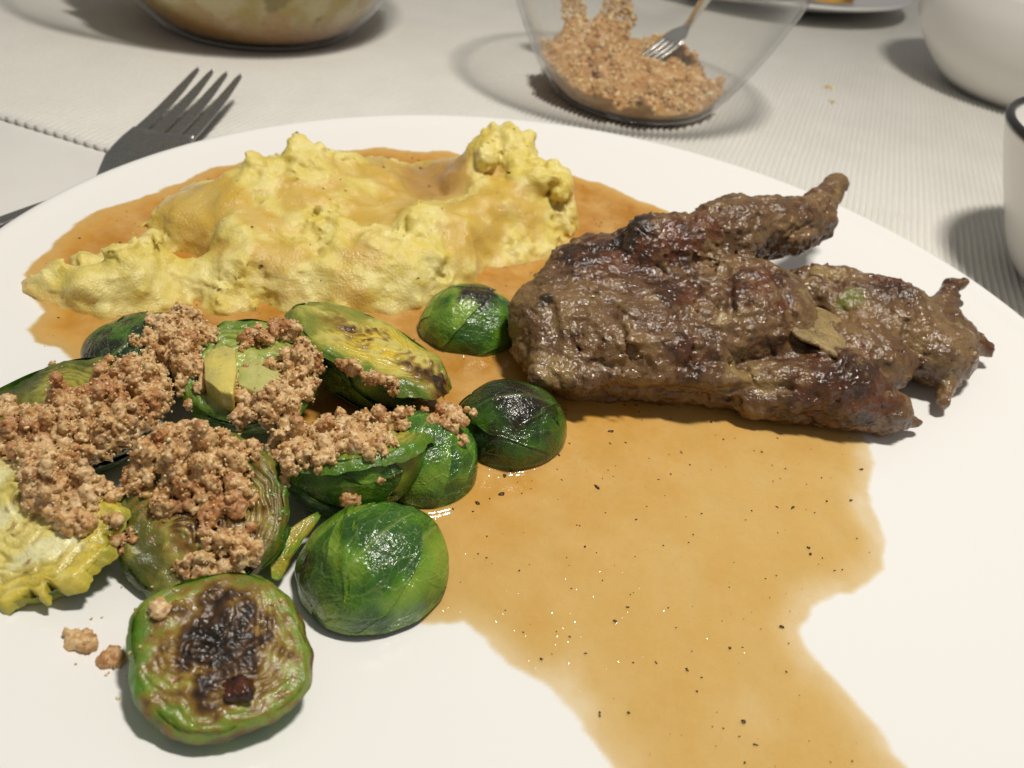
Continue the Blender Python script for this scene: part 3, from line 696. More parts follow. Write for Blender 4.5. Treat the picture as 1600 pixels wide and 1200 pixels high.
def sprout(center, abc, R, label, seed, leaves=5, green=(GREEN_D, GREEN, GREEN_L), char_dome=None, char_cut=0.5, cut_cols=None, cut_char_spots=(), jag=0.045, rimchar=0.0, cut=True, veins=1.0, yellow=0.3, group='roasted Brussels sprouts on the plate', leafspan=1.0, lumpy=1.3, lines=0.4, nlay=11, rim_left=False):
    rng = np.random.default_rng(seed); center = np.asarray(center, float)
    root = empty('brussels_sprout', center); tag(root, label, 'brussels sprout', group)
    a, b_, c_ = abc; sz = (a + b_ + c_) / 3
    def put(L): return L @ R.T + center
    def lump(L): return L * (1 + lumpy * 0.06 * noise3(L / sz, 0.9, seed)[:, None] + lumpy * 0.025 * noise3(L / sz, 2.6, seed + 1)[:, None])
    def char_of(Lc):
        k = np.zeros(len(Lc))
        for (x, y, z, r, s) in (char_dome or ()):
            k = np.maximum(k, s * np.exp(-(np.linalg.norm(Lc / sz - np.array([x, y, z]), axis=1) / r) ** 2))
        k = k + 0.35 * fbm(Lc / sz, 3.0, 3, seed + 5) * (k > 0.02)
        return sstep(0.35, 0.85, k)
    # core dome
    nt_, np_ = 60, 72
    th = np.linspace(0.02, math.pi - 0.02, nt_); ph = np.linspace(-math.pi / 2, math.pi / 2, np_)
    T, Ph = np.meshgrid(th, ph, indexing='ij'); L = lump(dome_pt(T.ravel(), Ph.ravel(), abc, -0.015))
    n_ = fbm(L / sz, 1.6, 3, seed + 2)
    cc = mix(green[0], green[1], sstep(-.4, .4, n_)); cc = mix(cc, green[2], 0.6 * sstep(0.1, .6, n_) + 0 * n_)
    cc = mix(cc, CHAR, char_of(L))
    W = put(L); Fd = grid_faces(nt_, np_); mesh_obj('outer_body', W, Fd, M['skin'], root, col=cc, loc=center); sprout_polys.append((W, Fd))
    # outer leaves, each a thin curved shell rooted at the stem
    for i in range(leaves):
        nu, nv = 44, 34
        phc = math.radians((i + 0.5) / leaves * 190 - 95 + rng.uniform(-14, 14))
        wid = math.radians(rng.uniform(44, 70)) * leafspan; thm = rng.uniform(1.9, 2.75)
        u = np.linspace(0, 1, nu); s = np.linspace(-1, 1, nv); Uu, S = np.meshgrid(u, s, indexing='ij')
        wv = np.clip(np.sin(math.pi * np.clip(Uu, 0.0, 1) ** 0.75), 0, 1) ** 0.55 * (1 - 0.12 * Uu)
        wob = 0.06 * noise3(np.stack([Uu.ravel() * 5, np.sign(S.ravel()) * 3 + seed, 0 * S.ravel() + i], 1), 1, seed + i).reshape(Uu.shape)
        TH = 0.10 + (thm - 0.10) * (Uu - 0.08 * S ** 2 * Uu) + wob * Uu
        PH = phc + S * (wid * wv + wob) / np.clip(np.sin(np.clip(TH, .3, 2.8)), .55, 1)
        PH = np.clip(PH, -math.pi / 2 + 0.10, math.pi / 2 - 0.10) if cut else np.clip(PH, -math.pi / 2 + 0.01, math.pi / 2 - 0.01)
        lay = 0.010 + 0.008 * ((i * 2) % leaves)
        curl = 0.022 * rng.uniform(0.2, 1.0) * sstep(0.75, 1.0, np.maximum(np.abs(S), Uu).ravel()).reshape(S.shape)
        rip = 0.012 * noise3(np.stack([S.ravel() * 3, Uu.ravel() * 4, 0 * S.ravel() + seed], 1), 1.0, seed + 30 + i).reshape(S.shape)
        top = lump(dome_pt(TH.ravel(), PH.ravel(), abc, ((lay + curl + rip) * np.clip(np.cos(PH) * 3, 0.0, 1)).ravel()))
        bot = lump(dome_pt(TH.ravel(), PH.ravel(), abc, ((lay + curl + rip) * np.clip(np.cos(PH) * 3, 0.0, 1) - 0.016).ravel()))
        Lv = np.vstack([top, bot]); nvt = nu * nv
        Ft = grid_faces(nu, nv); Fb = Ft[:, ::-1] + nvt
        edge = [k * nv for k in range(nu)] + [(nu - 1) * nv + k for k in range(1, nv)] + [k * nv + nv - 1 for k in range(nu - 2, -1, -1)] + [k for k in range(nv - 2, 0, -1)]
        ed = np.array(edge); e2 = np.roll(ed, -1); Fe = np.stack([ed, ed + nvt, e2 + nvt, e2], 1)[:, ::-1]
        n_ = fbm(Lv / sz, 1.3, 3, seed + 9 + i); tone = rng.uniform(-0.3, 0.3)
        uu2 = np.tile(Uu.ravel(), 2); ss2 = np.tile(S.ravel(), 2)
        cc = mix(green[0], green[1], sstep(-.5, .35, n_ + tone)); cc = mix(cc, green[2], sstep(0.0, .7, n_ * .7 + tone + 0.35 * (1 - uu2)))
        cc = mix(cc, PALE, yellow * sstep(.30, 0.0, uu2)); cc = mix(cc, CHAR, char_of(Lv))
        if rimchar: cc = mix(cc, CHAR, rimchar * sstep(.80, .98, np.maximum(np.abs(ss2), uu2) + 0.12 * n_))
        W = put(Lv); Fl = np.vstack([Ft, Fb, Fe])
        mesh_obj('leaf', W, Fl, M['leaf'], root, col=cc, attrs={'veins': np.full(len(W), veins)}, uv=np.stack([ss2, uu2 + seed * 1.7 + i * 3.1], 1), loc=center)
        sprout_polys.append((W, Fl))
    if not cut: return root
    # cut face: leaf layers show as nested ridges round the core
    nr, na_ = 56, 150
    r = np.linspace(0.0, 1.075, nr); t = np.linspace(0, 2 * math.pi, na_, endpoint=False); Rr, T = np.meshgrid(r, t, indexing='ij')
    cyc = np.stack([np.cos(T.ravel()) * 1.6, np.sin(T.ravel()) * 1.6, 0 * T.ravel()], 1)
    jagf = 1 + jag * (1.1 * fbm(cyc, 1.3, 4, seed + 50, 0.6))
    for a0 in rng.uniform(0, 6.28, int(jag * 40)):
        dA = np.abs((T.ravel() - a0 + math.pi) % (2 * math.pi) - math.pi); jagf = jagf - jag * rng.uniform(.4, 1.1) * np.exp(-(dA / rng.uniform(.03, .09)) ** 2)
    jagf = jagf.reshape(T.shape)
    x = -np.cos(T) * Rr * a * (1 + (jagf - 1) * Rr ** 3); y = np.sin(T) * Rr * b_ * (1 + (jagf - 1) * Rr ** 3)
    flat = np.stack([x.ravel(), y.ravel(), 0 * x.ravel()], 1)
    # distance from the stem point inside the face, arcs of folded leaves
    sx = (x / a + 0.55).ravel(); sy = (y / b_).ravel(); rr_ = np.hypot(sx * 0.75, sy); aa = np.arctan2(sy, sx)
    lay = rr_ * nlay + 1.3 * noise3(np.stack([sx * 2, sy * 2, 0 * sx], 1), 1.3, seed + 60) + 0.5 * noise3(np.stack([sx * 6, sy * 6, 0 * sx], 1), 1.0, seed + 61)
    ridge = 0.5 + 0.5 * np.cos(2 * math.pi * lay); ridge *= sstep(-0.45, -0.1, (x / a).ravel())
    z = -(0.008 + 0.02 * lines) * sz * ridge * (0.5 + noise3(flat / sz, 1.1, seed + 70)) + 0.07 * noise3(flat / sz, 1.6, seed + 62) * sz - 0.02 * noise3(flat / sz, 6, seed + 63) * sz
    z += 0.14 * sz * np.clip((Rr.ravel() - 0.93) / 0.145, 0, 1) ** 2 - 0.05 * sz * (1 - Rr.ravel() ** 2)                     # rounded rim turns down to the leaves
    L = flat.copy(); L[:, 2] = z - 0.03 * sz
    L = np.column_stack([lump(flat)[:, :2], L[:, 2]])
    cA, cB, cC = [np.array(q) * 1.15 for q in cut_cols]
    n_ = fbm(flat / sz, 2.2, 3, seed + 64)
    cc = mix(cA, cB, sstep(-.3, .5, n_ + 0.4 * ridge)); cc = mix(cc, cC, sstep(.62, 1.0, Rr.ravel() + 0.2 * n_)); wl = R.T @ np.array([-0.9, 0.35, 0]); sidew = sstep(-.35, .6, (flat @ wl) / (np.linalg.norm(flat, axis=1) + 1e-6) + .3 * n_) if rim_left else 1.0
    cc = mix(cc, green[1], sidew * sstep(.93, 1.05, Rr.ravel() + 0.15 * n_))
    if rim_left: cc = mix(cc, (0.10, 0.035, 0.012), (1 - sidew) * sstep(1.02, 1.07, Rr.ravel() + .06 * n_))
    cc = mix(cc, np.array(cC) * 0.8, lines * (1 - ridge) * sstep(.15, .5, Rr.ravel()) * sstep(-.4, .3, n_))
    thin = (1 - ridge) ** 5 * sstep(.12, .4, Rr.ravel()) * sstep(-.5, .2, n_)
    cc = mix(cc, np.array(cC) * 0.55, min(1.0, 0.35 + .6 * lines) * thin); z_groove = 0.035 * sz * thin * (0.4 + lines)
    k = np.zeros(len(flat))
    for (qx, qy, rad, s_) in cut_char_spots:
        k = np.maximum(k, s_ * np.exp(-((flat[:, 0] / a - qx) ** 2 + (flat[:, 1] / b_ - qy) ** 2) / rad ** 2))
    k = k * char_cut * 1.4 + (0.45 * fbm(flat / sz, 4.5, 3, seed + 65) + (0.15 + .6 * lines) * (ridge - .5)) * (k > 0.03)
    cc = mix(cc, (0.24, 0.12, 0.018), 0.85 * sstep(0.15, 0.5, k)); cc = mix(cc, (0.07, 0.030, 0.009), sstep(0.45, 0.85, k)); cc = mix(cc, CHAR, sstep(.8, 1.15, k))
    L[:, 2] += z_groove
    L[:, 2] -= 0.03 * sz * sstep(.45, .9, k) * (0.6 + 2.2 * fbm(flat / sz, 5.0, 3, seed + 71))
    W = put(L); Fc_ = grid_faces(nr, na_, wrap_v=True)
    mesh_obj('cut_face', W, Fc_, M['cut'], root, col=cc, loc=center); sprout_polys.append((W, Fc_))
    return root

base_z = lambda p, lift=0.0: float(plate_z(math.hypot(p[0], p[1]))) + lift
# A: charred thick half in front
p = at(345, 1010, 2.0)
sprout(p, (1.32, 1.25, 1.15), rot(-35, 6, 9, True), 'thick sprout half at the front, cut face up with large black charred middle', 11, leaves=5,
       green=(GREEN_D * 1.3, GREEN * 1.2, GREEN_L * 1.2), cut_cols=((0.27, 0.28, 0.045), (0.42, 0.34, 0.06), (0.15, 0.22, 0.022)), cut_char_spots=((-.05, .0, .75, 1.0), (.35, .35, .4, .8), (-.4, -.3, .45, .95), (.1, -.5, .3, .7)), char_cut=0.84, rimchar=0.7, lumpy=1.6, jag=0.02, lines=.12, rim_left=True)
# B: whole green dome
p = at(555, 1000, 0.85) + np.array([0.0, 1.36, 0.0])
sprout((p[0], p[1], 0.88), (1.40, 1.32, 1.40), rot(60, -4, 0, False), 'glossy bright green sprout dome with pale veins, right of the charred front half', 22, leaves=6, green=(GREEN_D * 1.6, GREEN * 1.1, GREEN_L), cut=False, char_dome=[(-.9, .5, .5, .35, .9)], veins=1.2)
# C: pale half cut by the left frame edge
p = at(20, 825, 2.0)
sprout(p, (1.62, 1.3, 1.2), rot(-10, 16, 0, True), 'yellow white sprout half with ragged cut edge at the left picture edge', 33, leaves=4, cut_cols=((0.64, 0.61, 0.33), (0.64, 0.55, 0.18), (0.54, 0.43, 0.05)), jag=0.12, char_cut=0.22, cut_char_spots=((.2, -.3, .25, .6), (.6, .5, .15, .7)), rimchar=.2, green=(GREEN_D * 1.5, np.array((0.38, 0.36, 0.05)), np.array((0.30, 0.32, 0.04))), yellow=.1, lumpy=1.3, lines=.4, nlay=8)
# D: half facing the viewer with browned leaf layers
p = at(315, 800, 1.95)
sprout(p, (1.5, 1.4, 1.05), rot(80, 24, 6, True), 'sprout half under crumbs with brown roasted leaf layers on its cut face', 44, leaves=4, cut_cols=((0.34, 0.29, 0.06), (0.40, 0.29, 0.035), (0.12, 0.13, 0.02)), char_cut=0.62, cut_char_spots=((0, 0, .8, .9), (.3, -.5, .4, .9), (-.3, .5, .5, .9)), rimchar=.8, jag=.05, lines=.65, nlay=13, lumpy=1.4)
# E: left rear half with black leaf edge
p = at(105, 640, 2.0)
sprout(p, (1.75, 1.55, 1.2), rot(20, 6, -4, True), 'large sprout half with blackened outer leaf rim at the left under crumbs', 55, leaves=5, green=(GREEN_D * .6, GREEN * .7, GREEN_L * .9), rimchar=1.0, cut_cols=((0.26, 0.26, 0.05), (0.34, 0.29, 0.04), (0.08, 0.10, 0.015)), char_cut=.4, cut_char_spots=((0, .9, .3, 1.1), (-.8, .3, .3, 1.0)), char_dome=[(0, 1, .3, .6, 1.0), (-1, 0, .2, .6, 1.0), (0, -1, .2, .5, .9)])
# F: dark one behind
p = at(235, 560, 1.35)
sprout(p, (1.45, 1.3, 0.95), rot(70, -10, 0, False), 'dark blackened sprout behind the crumb heap next to the mash', 66, leaves=4, green=(GREEN_D * .5, GREEN_D, GREEN * .8), cut=False, char_dome=[(0, 0, 1, .8, .8), (-.8, .3, .3, .6, .9)])
# G: pale core showing in the heap
p = at(385, 575, 2.25)
g_root = sprout(p, (1.5, 1.35, 1.2), rot(130, 12, 0, True), 'pale green sprout half with exposed core in the middle of the crumbs', 77, leaves=4, cut_cols=((0.36, 0.38, 0.10), (0.27, 0.33, 0.06), (0.10, 0.18, 0.015)), char_cut=.15, cut_char_spots=())
# H: half standing on its side, cut face to the upper right
p = at(578, 535, 2.15)
sprout(p, (2.1, 1.3, 1.4), rot2(-30, -16, 4), 'long sprout half leaning with yellow seared cut face beside the mash', 88, leaves=5, green=(GREEN_D, GREEN * .8, GREEN_L * .8), cut_cols=((0.50, 0.43, 0.11), (0.58, 0.42, 0.03), (0.24, 0.27, 0.035)), char_cut=.62, cut_char_spots=((-.35, .1, .35, .9), (.9, .0, .35, 1.2), (-.1, -.2, .2, .7)), char_dome=[(1, 0, .2, .5, 1.0)])
# I: half showing its green back to the viewer
p = at(545, 690, 2.0)
sprout(p, (1.6, 1.3, 1.5), rot2(14, -28, -6), 'green sprout half with leafy back to the viewer under the right crumbs', 99, leaves=5, cut_cols=((0.34, 0.33, 0.08), (0.34, 0.28, 0.04), (0.16, 0.22, 0.02)), green=(GREEN_D * 1.2, GREEN, GREEN_L * 1.2), char_cut=.3, cut_char_spots=((.0, -.6, .4, .8),))
# J: small bright dome
p = at(645, 800, 0.85) + np.array([0.0, 1.2, 0.0])
sprout((p[0], p[1], 0.88), (1.15, 1.15, 1.3), rot(75, 0, 0, False), 'small bright green sprout dome between the crumbs and the gravy', 110, leaves=5, green=(GREEN_D * 1.6, GREEN * 1.1, GREEN_L), cut=False, veins=1.2)
# K: dark dome
p = at(785, 736, 0.9) + np.array([0.0, 1.22, 0.0])
sprout((p[0], p[1], 0.9), (1.28, 1.24, 1.28), rot(200, 0, 0, False), 'dark green sprout dome with blackened top standing in the gravy', 121, leaves=5, green=(GREEN_D * .35, GREEN_D * .7, GREEN * .6), cut=False, char_dome=[(-.2, .2, 1.0, .75, .95), (.2, .7, .7, .5, .7)], veins=.5)
# L: back dome with brown stem end
p = at(725, 556, 0.95) + np.array([0.0, 1.2, 0.0])
sprout((p[0], p[1], 0.92), (1.36, 1.22, 1.2), rot(20, 0, 0, False), 'green sprout dome with browned top next to meat and mash', 132, leaves=5, green=(GREEN_D * 1.4, GREEN, GREEN_L), cut=False, char_dome=[(.1, .0, .98, .5, 1.15)], veins=.6)

# core wedge of the pale sprout
def chunk(name, parent, outline, z0, z1, c0, c1, seed, mat):
    ol = np.array([at(*p_, z1)[:2] for p_ in outline]); cen = ol.mean(0); n = len(ol)
    # resample the outline
    k = 40; tt = np.linspace(0, n, k, endpoint=False); i0 = tt.astype(int) % n; fr_ = (tt - tt.astype(int))[:, None]
    ring = ol[i0] * (1 - fr_) + ol[(i0 + 1) % n] * fr_
    Vs = []
    for s_, zz in ((0.92, z0), (0.98, z0 + .1), (1.0, z1 - .05), (.985, z1 - .012), (.95, z1), (.5, z1 + .015), (.02, z1 + .02)):
        Vs.append(np.column_stack([cen + (ring - cen) * s_, np.full(k, zz)]))
    Vv = np.vstack(Vs); Vv += 0.018 * np.stack([noise3(Vv, 2.5, seed + q) for q in range(3)], 1)
    return mesh_obj(name, Vv, grid_faces(7, k, wrap_v=True), mat, parent, col=mix(c0, c1, sstep(-.3, .4, fbm(Vv, 1.5, 2, seed))))
chunk('core_wedge', g_root, [(318, 560), (330, 545), (350, 538), (368, 545), (369, 580), (364, 615), (345, 612), (320, 592)], 2.0, 2.55, (0.62, 0.52, 0.13), (0.50, 0.44, 0.13), 400, M['cut'])
chunk('core_wedge', g_root, [(372, 575), (400, 560), (440, 568), (440, 610), (405, 615), (372, 600)], 1.9, 2.4, (0.50, 0.48, 0.17), (0.34, 0.40, 0.09), 410, M['cut'])

# loose leaf strips beside the browned half
def leaf_strip(path, width, cols, label, seed):
    P_ = np.array([at(*q) for q in path]); k = 30; tt = np.linspace(0, len(P_) - 1, k); i0 = np.minimum(tt.astype(int), len(P_) - 2); fr_ = (tt - i0)[:, None]
    C = P_[i0] * (1 - fr_) + P_[i0 + 1] * fr_; Tn = np.gradient(C, axis=0); Tn /= np.linalg.norm(Tn, axis=1)[:, None]
    S_ = np.cross(Tn, [0, 0, 1.0]); S_ /= np.linalg.norm(S_, axis=1)[:, None]; s = np.linspace(-1, 1, 11); w_ = width * np.sin(math.pi * np.linspace(.08, .97, k)) ** .6
    rows = []
    for dz in (0, -0.03):
        rows.append((C[:, None] + S_[:, None] * (w_[:, None] * s)[:, :, None] + np.array([0, 0, 1.0]) * (dz + 0.25 * width * (s ** 2))[None, :, None]).reshape(-1, 3))
    Vv = np.vstack(rows); Vv += 0.04 * np.stack([noise3(Vv, 1.8, seed + q) for q in range(3)], 1); Ft = grid_faces(k, 11)
    ed = np.array([q * 11 for q in range(k)] + [(k - 1) * 11 + q for q in range(1, 11)] + [q * 11 + 10 for q in range(k - 2, -1, -1)] + [q for q in range(9, 0, -1)]); e2 = np.roll(ed, -1); nvt = k * 11
    Fl = np.vstack([Ft, Ft[:, ::-1] + nvt, np.stack([ed, ed + nvt, e2 + nvt, e2], 1)[:, ::-1]])
    uu2 = np.tile(np.repeat(np.linspace(0, 1, k), 11), 2); ss2 = np.tile(np.tile(s, k), 2)
    o = mesh_obj('sprout_leaf', Vv, Fl, M['leaf'], None, col=mix(cols[0], cols[1], sstep(-.3, .4, fbm(Vv, 2, 2, seed))), attrs={'veins': np.full(len(Vv), .5)}, uv=np.stack([ss2, uu2], 1), loc=C.mean(0))
    sprout_polys.append((Vv, Fl)); return tag(o, label, 'leaf', 'loose sprout leaves')
leaf_strip([(372, 900, 1.25), (400, 880, 1.3), (430, 850, 1.5), (452, 822, 1.7)], 0.22, (GREEN_D, GREEN), 'narrow dark green loose leaf between the browned half and the green dome', 501)
leaf_strip([(432, 905, 1.1), (438, 870, 1.3), (462, 838, 1.4), (500, 805, 1.5)], 0.20, (GREEN_L, (0.45, 0.36, 0.04)), 'yellowish loose leaf strip tucked against the left of the green dome', 511)

# ================================================================== BREADCRUMBS
CRUMB_PAL = np.array([(0.62, 0.39, 0.16), (0.74, 0.52, 0.26), (0.52, 0.28, 0.10), (0.80, 0.63, 0.37), (0.36, 0.155, 0.055), (0.67, 0.45, 0.20)])
def crumb_mesh(centers, sizes, rng, level=ICO2, tone=None):
    bv, bf = level; n = len(centers); nb = len(bv)
    Vs = np.empty((n, nb, 3)); cols = np.empty((n, nb, 3))
    pal = CRUMB_PAL
    cl = noise3(centers, 0.9, 91) + 0.6 * noise3(centers, 2.4, 92)
    for i in range(n):
        Rm = rand_rot(rng); sc = sizes[i] * np.array([1, rng.uniform(.6, 1), rng.uniform(.55, 1)])
        v = bv * (1 + 0.22 * rng.normal(size=(nb, 1)).clip(-1.5, 1.5)) * sc
        Vs[i] = v @ Rm.T + centers[i]
        k = rng.choice(6, p=[.28, .27, .13, .14, .04, .14]) if cl[i] < 0.35 else rng.choice(6, p=[.2, .1, .35, .03, .22, .1])
        cols[i] = pal[k] * rng.uniform(.85, 1.15)
    Fs = (bf[None] + (np.arange(n) * nb)[:, None, None]).reshape(-1, bf.shape[1])
    return Vs.reshape(-1, 3), Fs, cols.reshape(-1, 3)
allV, allF, o_ = [], [], 0
for Vv, Ff in sprout_polys:
    allV.append(Vv); allF += (np.asarray(Ff) + o_).tolist(); o_ += len(Vv)
pv, pf = lathe([(r, float(plate_z(r))) for r in np.linspace(0.01, 14, 30)], 80)
allV.append(pv); allF += (pf + o_).tolist()
bvh_s = BVHTree.FromPolygons(np.vstack(allV).tolist(), allF)
rng = np.random.default_rng(77)
blobs = [(50, 655, 32, .8), (110, 640, 48, 1), (170, 625, 50, 1), (225, 585, 42, 1), (262, 535, 38, 1), (300, 505, 28, .8), (345, 485, 32, .8), (400, 482, 32, .8), (432, 520, 22, .8), (400, 520, 18, .5),
         (235, 655, 58, 1.2), (180, 700, 55, 1.2), (285, 690, 50, 1.1), (90, 690, 45, 1), (95, 745, 45, 1), (130, 795, 34, .9), (60, 770, 30, .6), (215, 745, 42, .7), (290, 745, 40, .8), (345, 720, 36, 1),
         (365, 770, 26, .9), (355, 830, 28, .9), (340, 872, 22, .8), (375, 880, 16, .7), (290, 905, 15, .8), (285, 640, 38, .9), (395, 690, 36, 1), (440, 655, 48, 1.2), (500, 625, 44, 1.2), (555, 620, 42, 1.1), (600, 612, 22, .9),
         (580, 655, 34, 1.6), (510, 680, 36, 1.5), (450, 700, 30, 1.1), (530, 640, 40, 1.6), (560, 675, 26, 1.3), (520, 705, 26, 1.3), (570, 692, 26, 1.3), (610, 665, 20, 1.2), (470, 725, 22, 1.0), (470, 580, 26, .9), (25, 690, 20, .6), (290, 560, 22, .7)]
holes = [(338, 635, 30), (348, 578, 27), (405, 590, 22), (200, 790, 18), (50, 860, 62), (535, 505, 62), (600, 535, 55), (490, 480, 40), (280, 840, 40), (650, 570, 40), (120, 578, 34), (55, 615, 26), (190, 545, 22)]
cell = {}; cents = []; sizes = []
def top_at(x, y):
    r = bvh_s.ray_cast(Vector((x, y, 9)), Vector((0, 0, -1))); return None if r[0] is None else r[0].z
def proj(p):
    X_, Y_, Z_ = p - CAM; c_, s_ = math.cos(PITCH), math.sin(PITCH); fw = Y_ * c_ - Z_ * s_; up = Y_ * s_ + Z_ * c_
    x = X_ / fw; y = up / fw; cr, sr = math.cos(ROLL), math.sin(ROLL); return 800 + FPX * (x * cr - y * sr), 600 - FPX * (x * sr + y * cr)
for bx, by, br, dens in blobs:
    hh = cam_hit(bvh_s, bx, by)
    if hh is None: continue
    c0 = hh[0]; sc = FPX / np.linalg.norm(c0 - CAM); rc = br / sc
    n = int(360 * dens * rc * rc * 1.9)
    # grains cling in little clumps
    nc = max(3, n // 9); cc = c0[:2] + rng.normal(size=(nc, 2)) * rc * 0.62 * np.array([1, 1.15])
    for i in range(n):
        s_ = float(np.clip(rng.lognormal(-2.7, 0.35), 0.04, 0.13)); q = cc[rng.integers(nc)] + rng.normal(size=2) * 0.10
        key = (int(q[0] / 0.11), int(q[1] / 0.11)); zt = top_at(q[0], q[1])
        if zt is None or zt < 1.25: continue
        z0 = max(zt, cell.get(key, -9))
        if z0 - zt > (1.1 if bx > 380 and by > 560 else 0.62): continue
        c_ = np.array([q[0], q[1], z0 + 0.5 * s_]); px, py = proj(c_)
        if any((px - a) ** 2 + (py - b2) ** 2 < r2 * r2 for a, b2, r2 in holes): continue
        cell[key] = z0 + 0.85 * s_; cents.append(c_); sizes.append(s_)
cents = np.array(cents); sizes = np.array(sizes); print('crumbs', len(cents))
def crumb_mass(cents, sizes, h, seed):
    """grains pressed together into one rough granular mass"""
    lo = cents.min(0) - 0.35; hi = cents.max(0) + 0.35; n = np.ceil((hi - lo) / h).astype(int) + 1
    f = np.full(n, 0.3, np.float32)
    for c_, s_ in zip(cents, sizes):
        r_ = s_ * 1.25 + 3 * h; i0 = np.maximum(((c_ - r_ - lo) / h).astype(int), 0); i1 = np.minimum(((c_ + r_ - lo) / h).astype(int) + 2, n)
        g = [lo[k] + np.arange(i0[k], i1[k]) * h - c_[k] for k in range(3)]
        d = np.sqrt(g[0][:, None, None] ** 2 + g[1][None, :, None] ** 2 + g[2][None, None, :] ** 2) - s_ * 1.1
        sl = tuple(slice(i0[k], i1[k]) for k in range(3)); f[sl] = np.minimum(f[sl], d)
    idx = np.argwhere(np.abs(f) < 0.12); P_ = lo + idx * h
    w_, _ = worley(P_, 12.5, seed, True); f[idx[:, 0], idx[:, 1], idx[:, 2]] += 0.10 * (w_ - 0.52) + 0.02 * noise3(P_, 20, seed + 1)
    V, F_ = surface_nets(f.astype(float), lo, h)
    w_, cid = worley(V, 12.5, seed, True); big = noise3(V, 0.8, seed + 3) + .7 * noise3(V, 2.2, seed + 4)
    k = (cid * 5.99).astype(int); col = CRUMB_PAL[k]
    col = mix(col, (0.73, 0.50, 0.24), 0.2 + 0 * big); col = mix(col, (0.44, 0.19, 0.06), 0.8 * sstep(0.12, .55, big)); col = mix(col, (0.82, 0.64, 0.37), .5 * sstep(-.15, -.6, big))
    return V, F_, col * np.array([0.87, 0.83, 0.80])
V, Fq, cc = crumb_mass(cents, sizes, 0.032, 700)
top = tag(mesh_obj('breadcrumb_topping', V, Fq, M['crumb'], col=cc), 'golden brown buttered breadcrumbs heaped over the sprouts', 'breadcrumbs', kind='stuff')
sel = rng.choice(len(V), 5000); gv, gf, gc = crumb_mesh(V[sel] + rng.normal(size=(5000, 3)) * .02, np.clip(rng.lognormal(-3.6, .35, 5000), .014, .05), rng, ICO1)
mesh_obj('loose_grains', gv, gf, M['crumb'], top, col=gc)['kind'] = 'stuff'
sc_p = []
for px_, py_, n_, sp_ in ((240, 930, 7, 30), (190, 985, 8, 45), (150, 1040, 6, 40), (480, 800, 6, 40), (430, 930, 3, 20), (90, 520, 4, 25)):
    for _ in range(n_):
        hh = cam_hit(bvh_s, px_ + rng.normal() * sp_, py_ + rng.normal() * sp_ * .6)
        if hh: sc_p.append(hh[0] + [0, 0, .012])
gv, gf, gc = crumb_mesh(np.array(sc_p), np.clip(rng.lognormal(-3.7, .4, len(sc_p)), .012, .05), rng, ICO2)
mesh_obj('scattered_grains', gv, gf, M['crumb'], top, col=gc)['kind'] = 'stuff'
def crumb_clump(px, py, r_px, n, label, z=None, bv_=bvh_s, group='single crumb clumps on the plate'):
    hh = cam_hit(bv_, px, py); c0 = hh[0] if z is None else at(px, py, z); sc = FPX / np.linalg.norm(c0 - CAM); rc = r_px / sc
    pts = c0 + rng.normal(size=(n, 3)) * rc * np.array([.45, .4, .25]) ; pts[:, 2] = np.maximum(pts[:, 2], c0[2]) + 0.03
    V, Fq, cc = crumb_mass(pts, np.clip(rng.lognormal(-2.6, .35, n), .04, .14), .03, 720 + n)
    return tag(mesh_obj('breadcrumb', V, Fq, M['crumb'], col=cc, loc=c0), label, 'breadcrumb', group)
crumb_clump(126, 1005, 15, 40, 'small reddish brown crumb clump alone on the plate, left of the charred sprout half')
crumb_clump(178, 1030, 10, 22, 'small pale tan crumb touching the left side of the charred front sprout half')
crumb_clump(700, 655, 28, 70, 'loose pale crumb clump caught between the small green dome and the dark dome')
crumb_clump(548, 783, 10, 12, 'tiny crumb on top of the glossy bright green dome')
crumb_clump(250, 953, 10, 10, 'tiny pale crumb on the upper edge of the charred front sprout half')
crumb_clump(720, 690, 10, 10, 'tiny pale crumb lying low between the small green dome and the dark dome')
# the round burnt bead on the charred half
hh = cam_hit(bvh_s, 376, 1082)[0]; bv, bf = ico(3)
Vb = bv * np.array([.24, .20, .13]) * (1 + .45 * noise3(bv, 1.8, 7)[:, None]) + hh + np.array([0, 0, .08])
tag(mesh_obj('burnt_onion_bead', Vb, bf, M['meat'], col=mix((.10, .028, .012), (.03, .012, .008), sstep(-.3, .4, noise3(Vb, 5, 8))), loc=hh), 'dark red brown burnt bead on the charred front sprout half', 'burnt bit')

# ================================================================== FORK
def strip_mesh(path, widths, thick, cup=0.0, n=7):
    """bar along a 3D path with an elliptic section: (V, F)"""
    P_ = np.asarray(path, float); Tn = np.gradient(P_, axis=0); Tn /= np.linalg.norm(Tn, axis=1)[:, None]
    S_ = np.cross(Tn, [0, 0, 1.0]); S_ /= np.linalg.norm(S_, axis=1)[:, None]; Nn = np.cross(S_, Tn); k = 20; t = np.linspace(0, 2 * math.pi, k, endpoint=False)
    sx = np.sign(np.cos(t)) * np.abs(np.cos(t)) ** .6; sy = np.sign(np.sin(t)) * np.abs(np.sin(t)) ** .6
    w_ = np.asarray(widths)[:, None]; th_ = np.broadcast_to(np.asarray(thick), (len(P_),))[:, None]
    V = P_[:, None] + S_[:, None] * (w_ * sx)[:, :, None] + Nn[:, None] * (th_ * sy + cup * (w_ * sx) ** 2)[:, :, None]
    V = V.reshape(-1, 3); F_ = [list(r) for r in grid_faces(len(P_), k, wrap_v=True)]
    F_.append(list(range(k))[::-1]); F_.append([(len(P_) - 1) * k + i for i in range(k)]); return V, F_
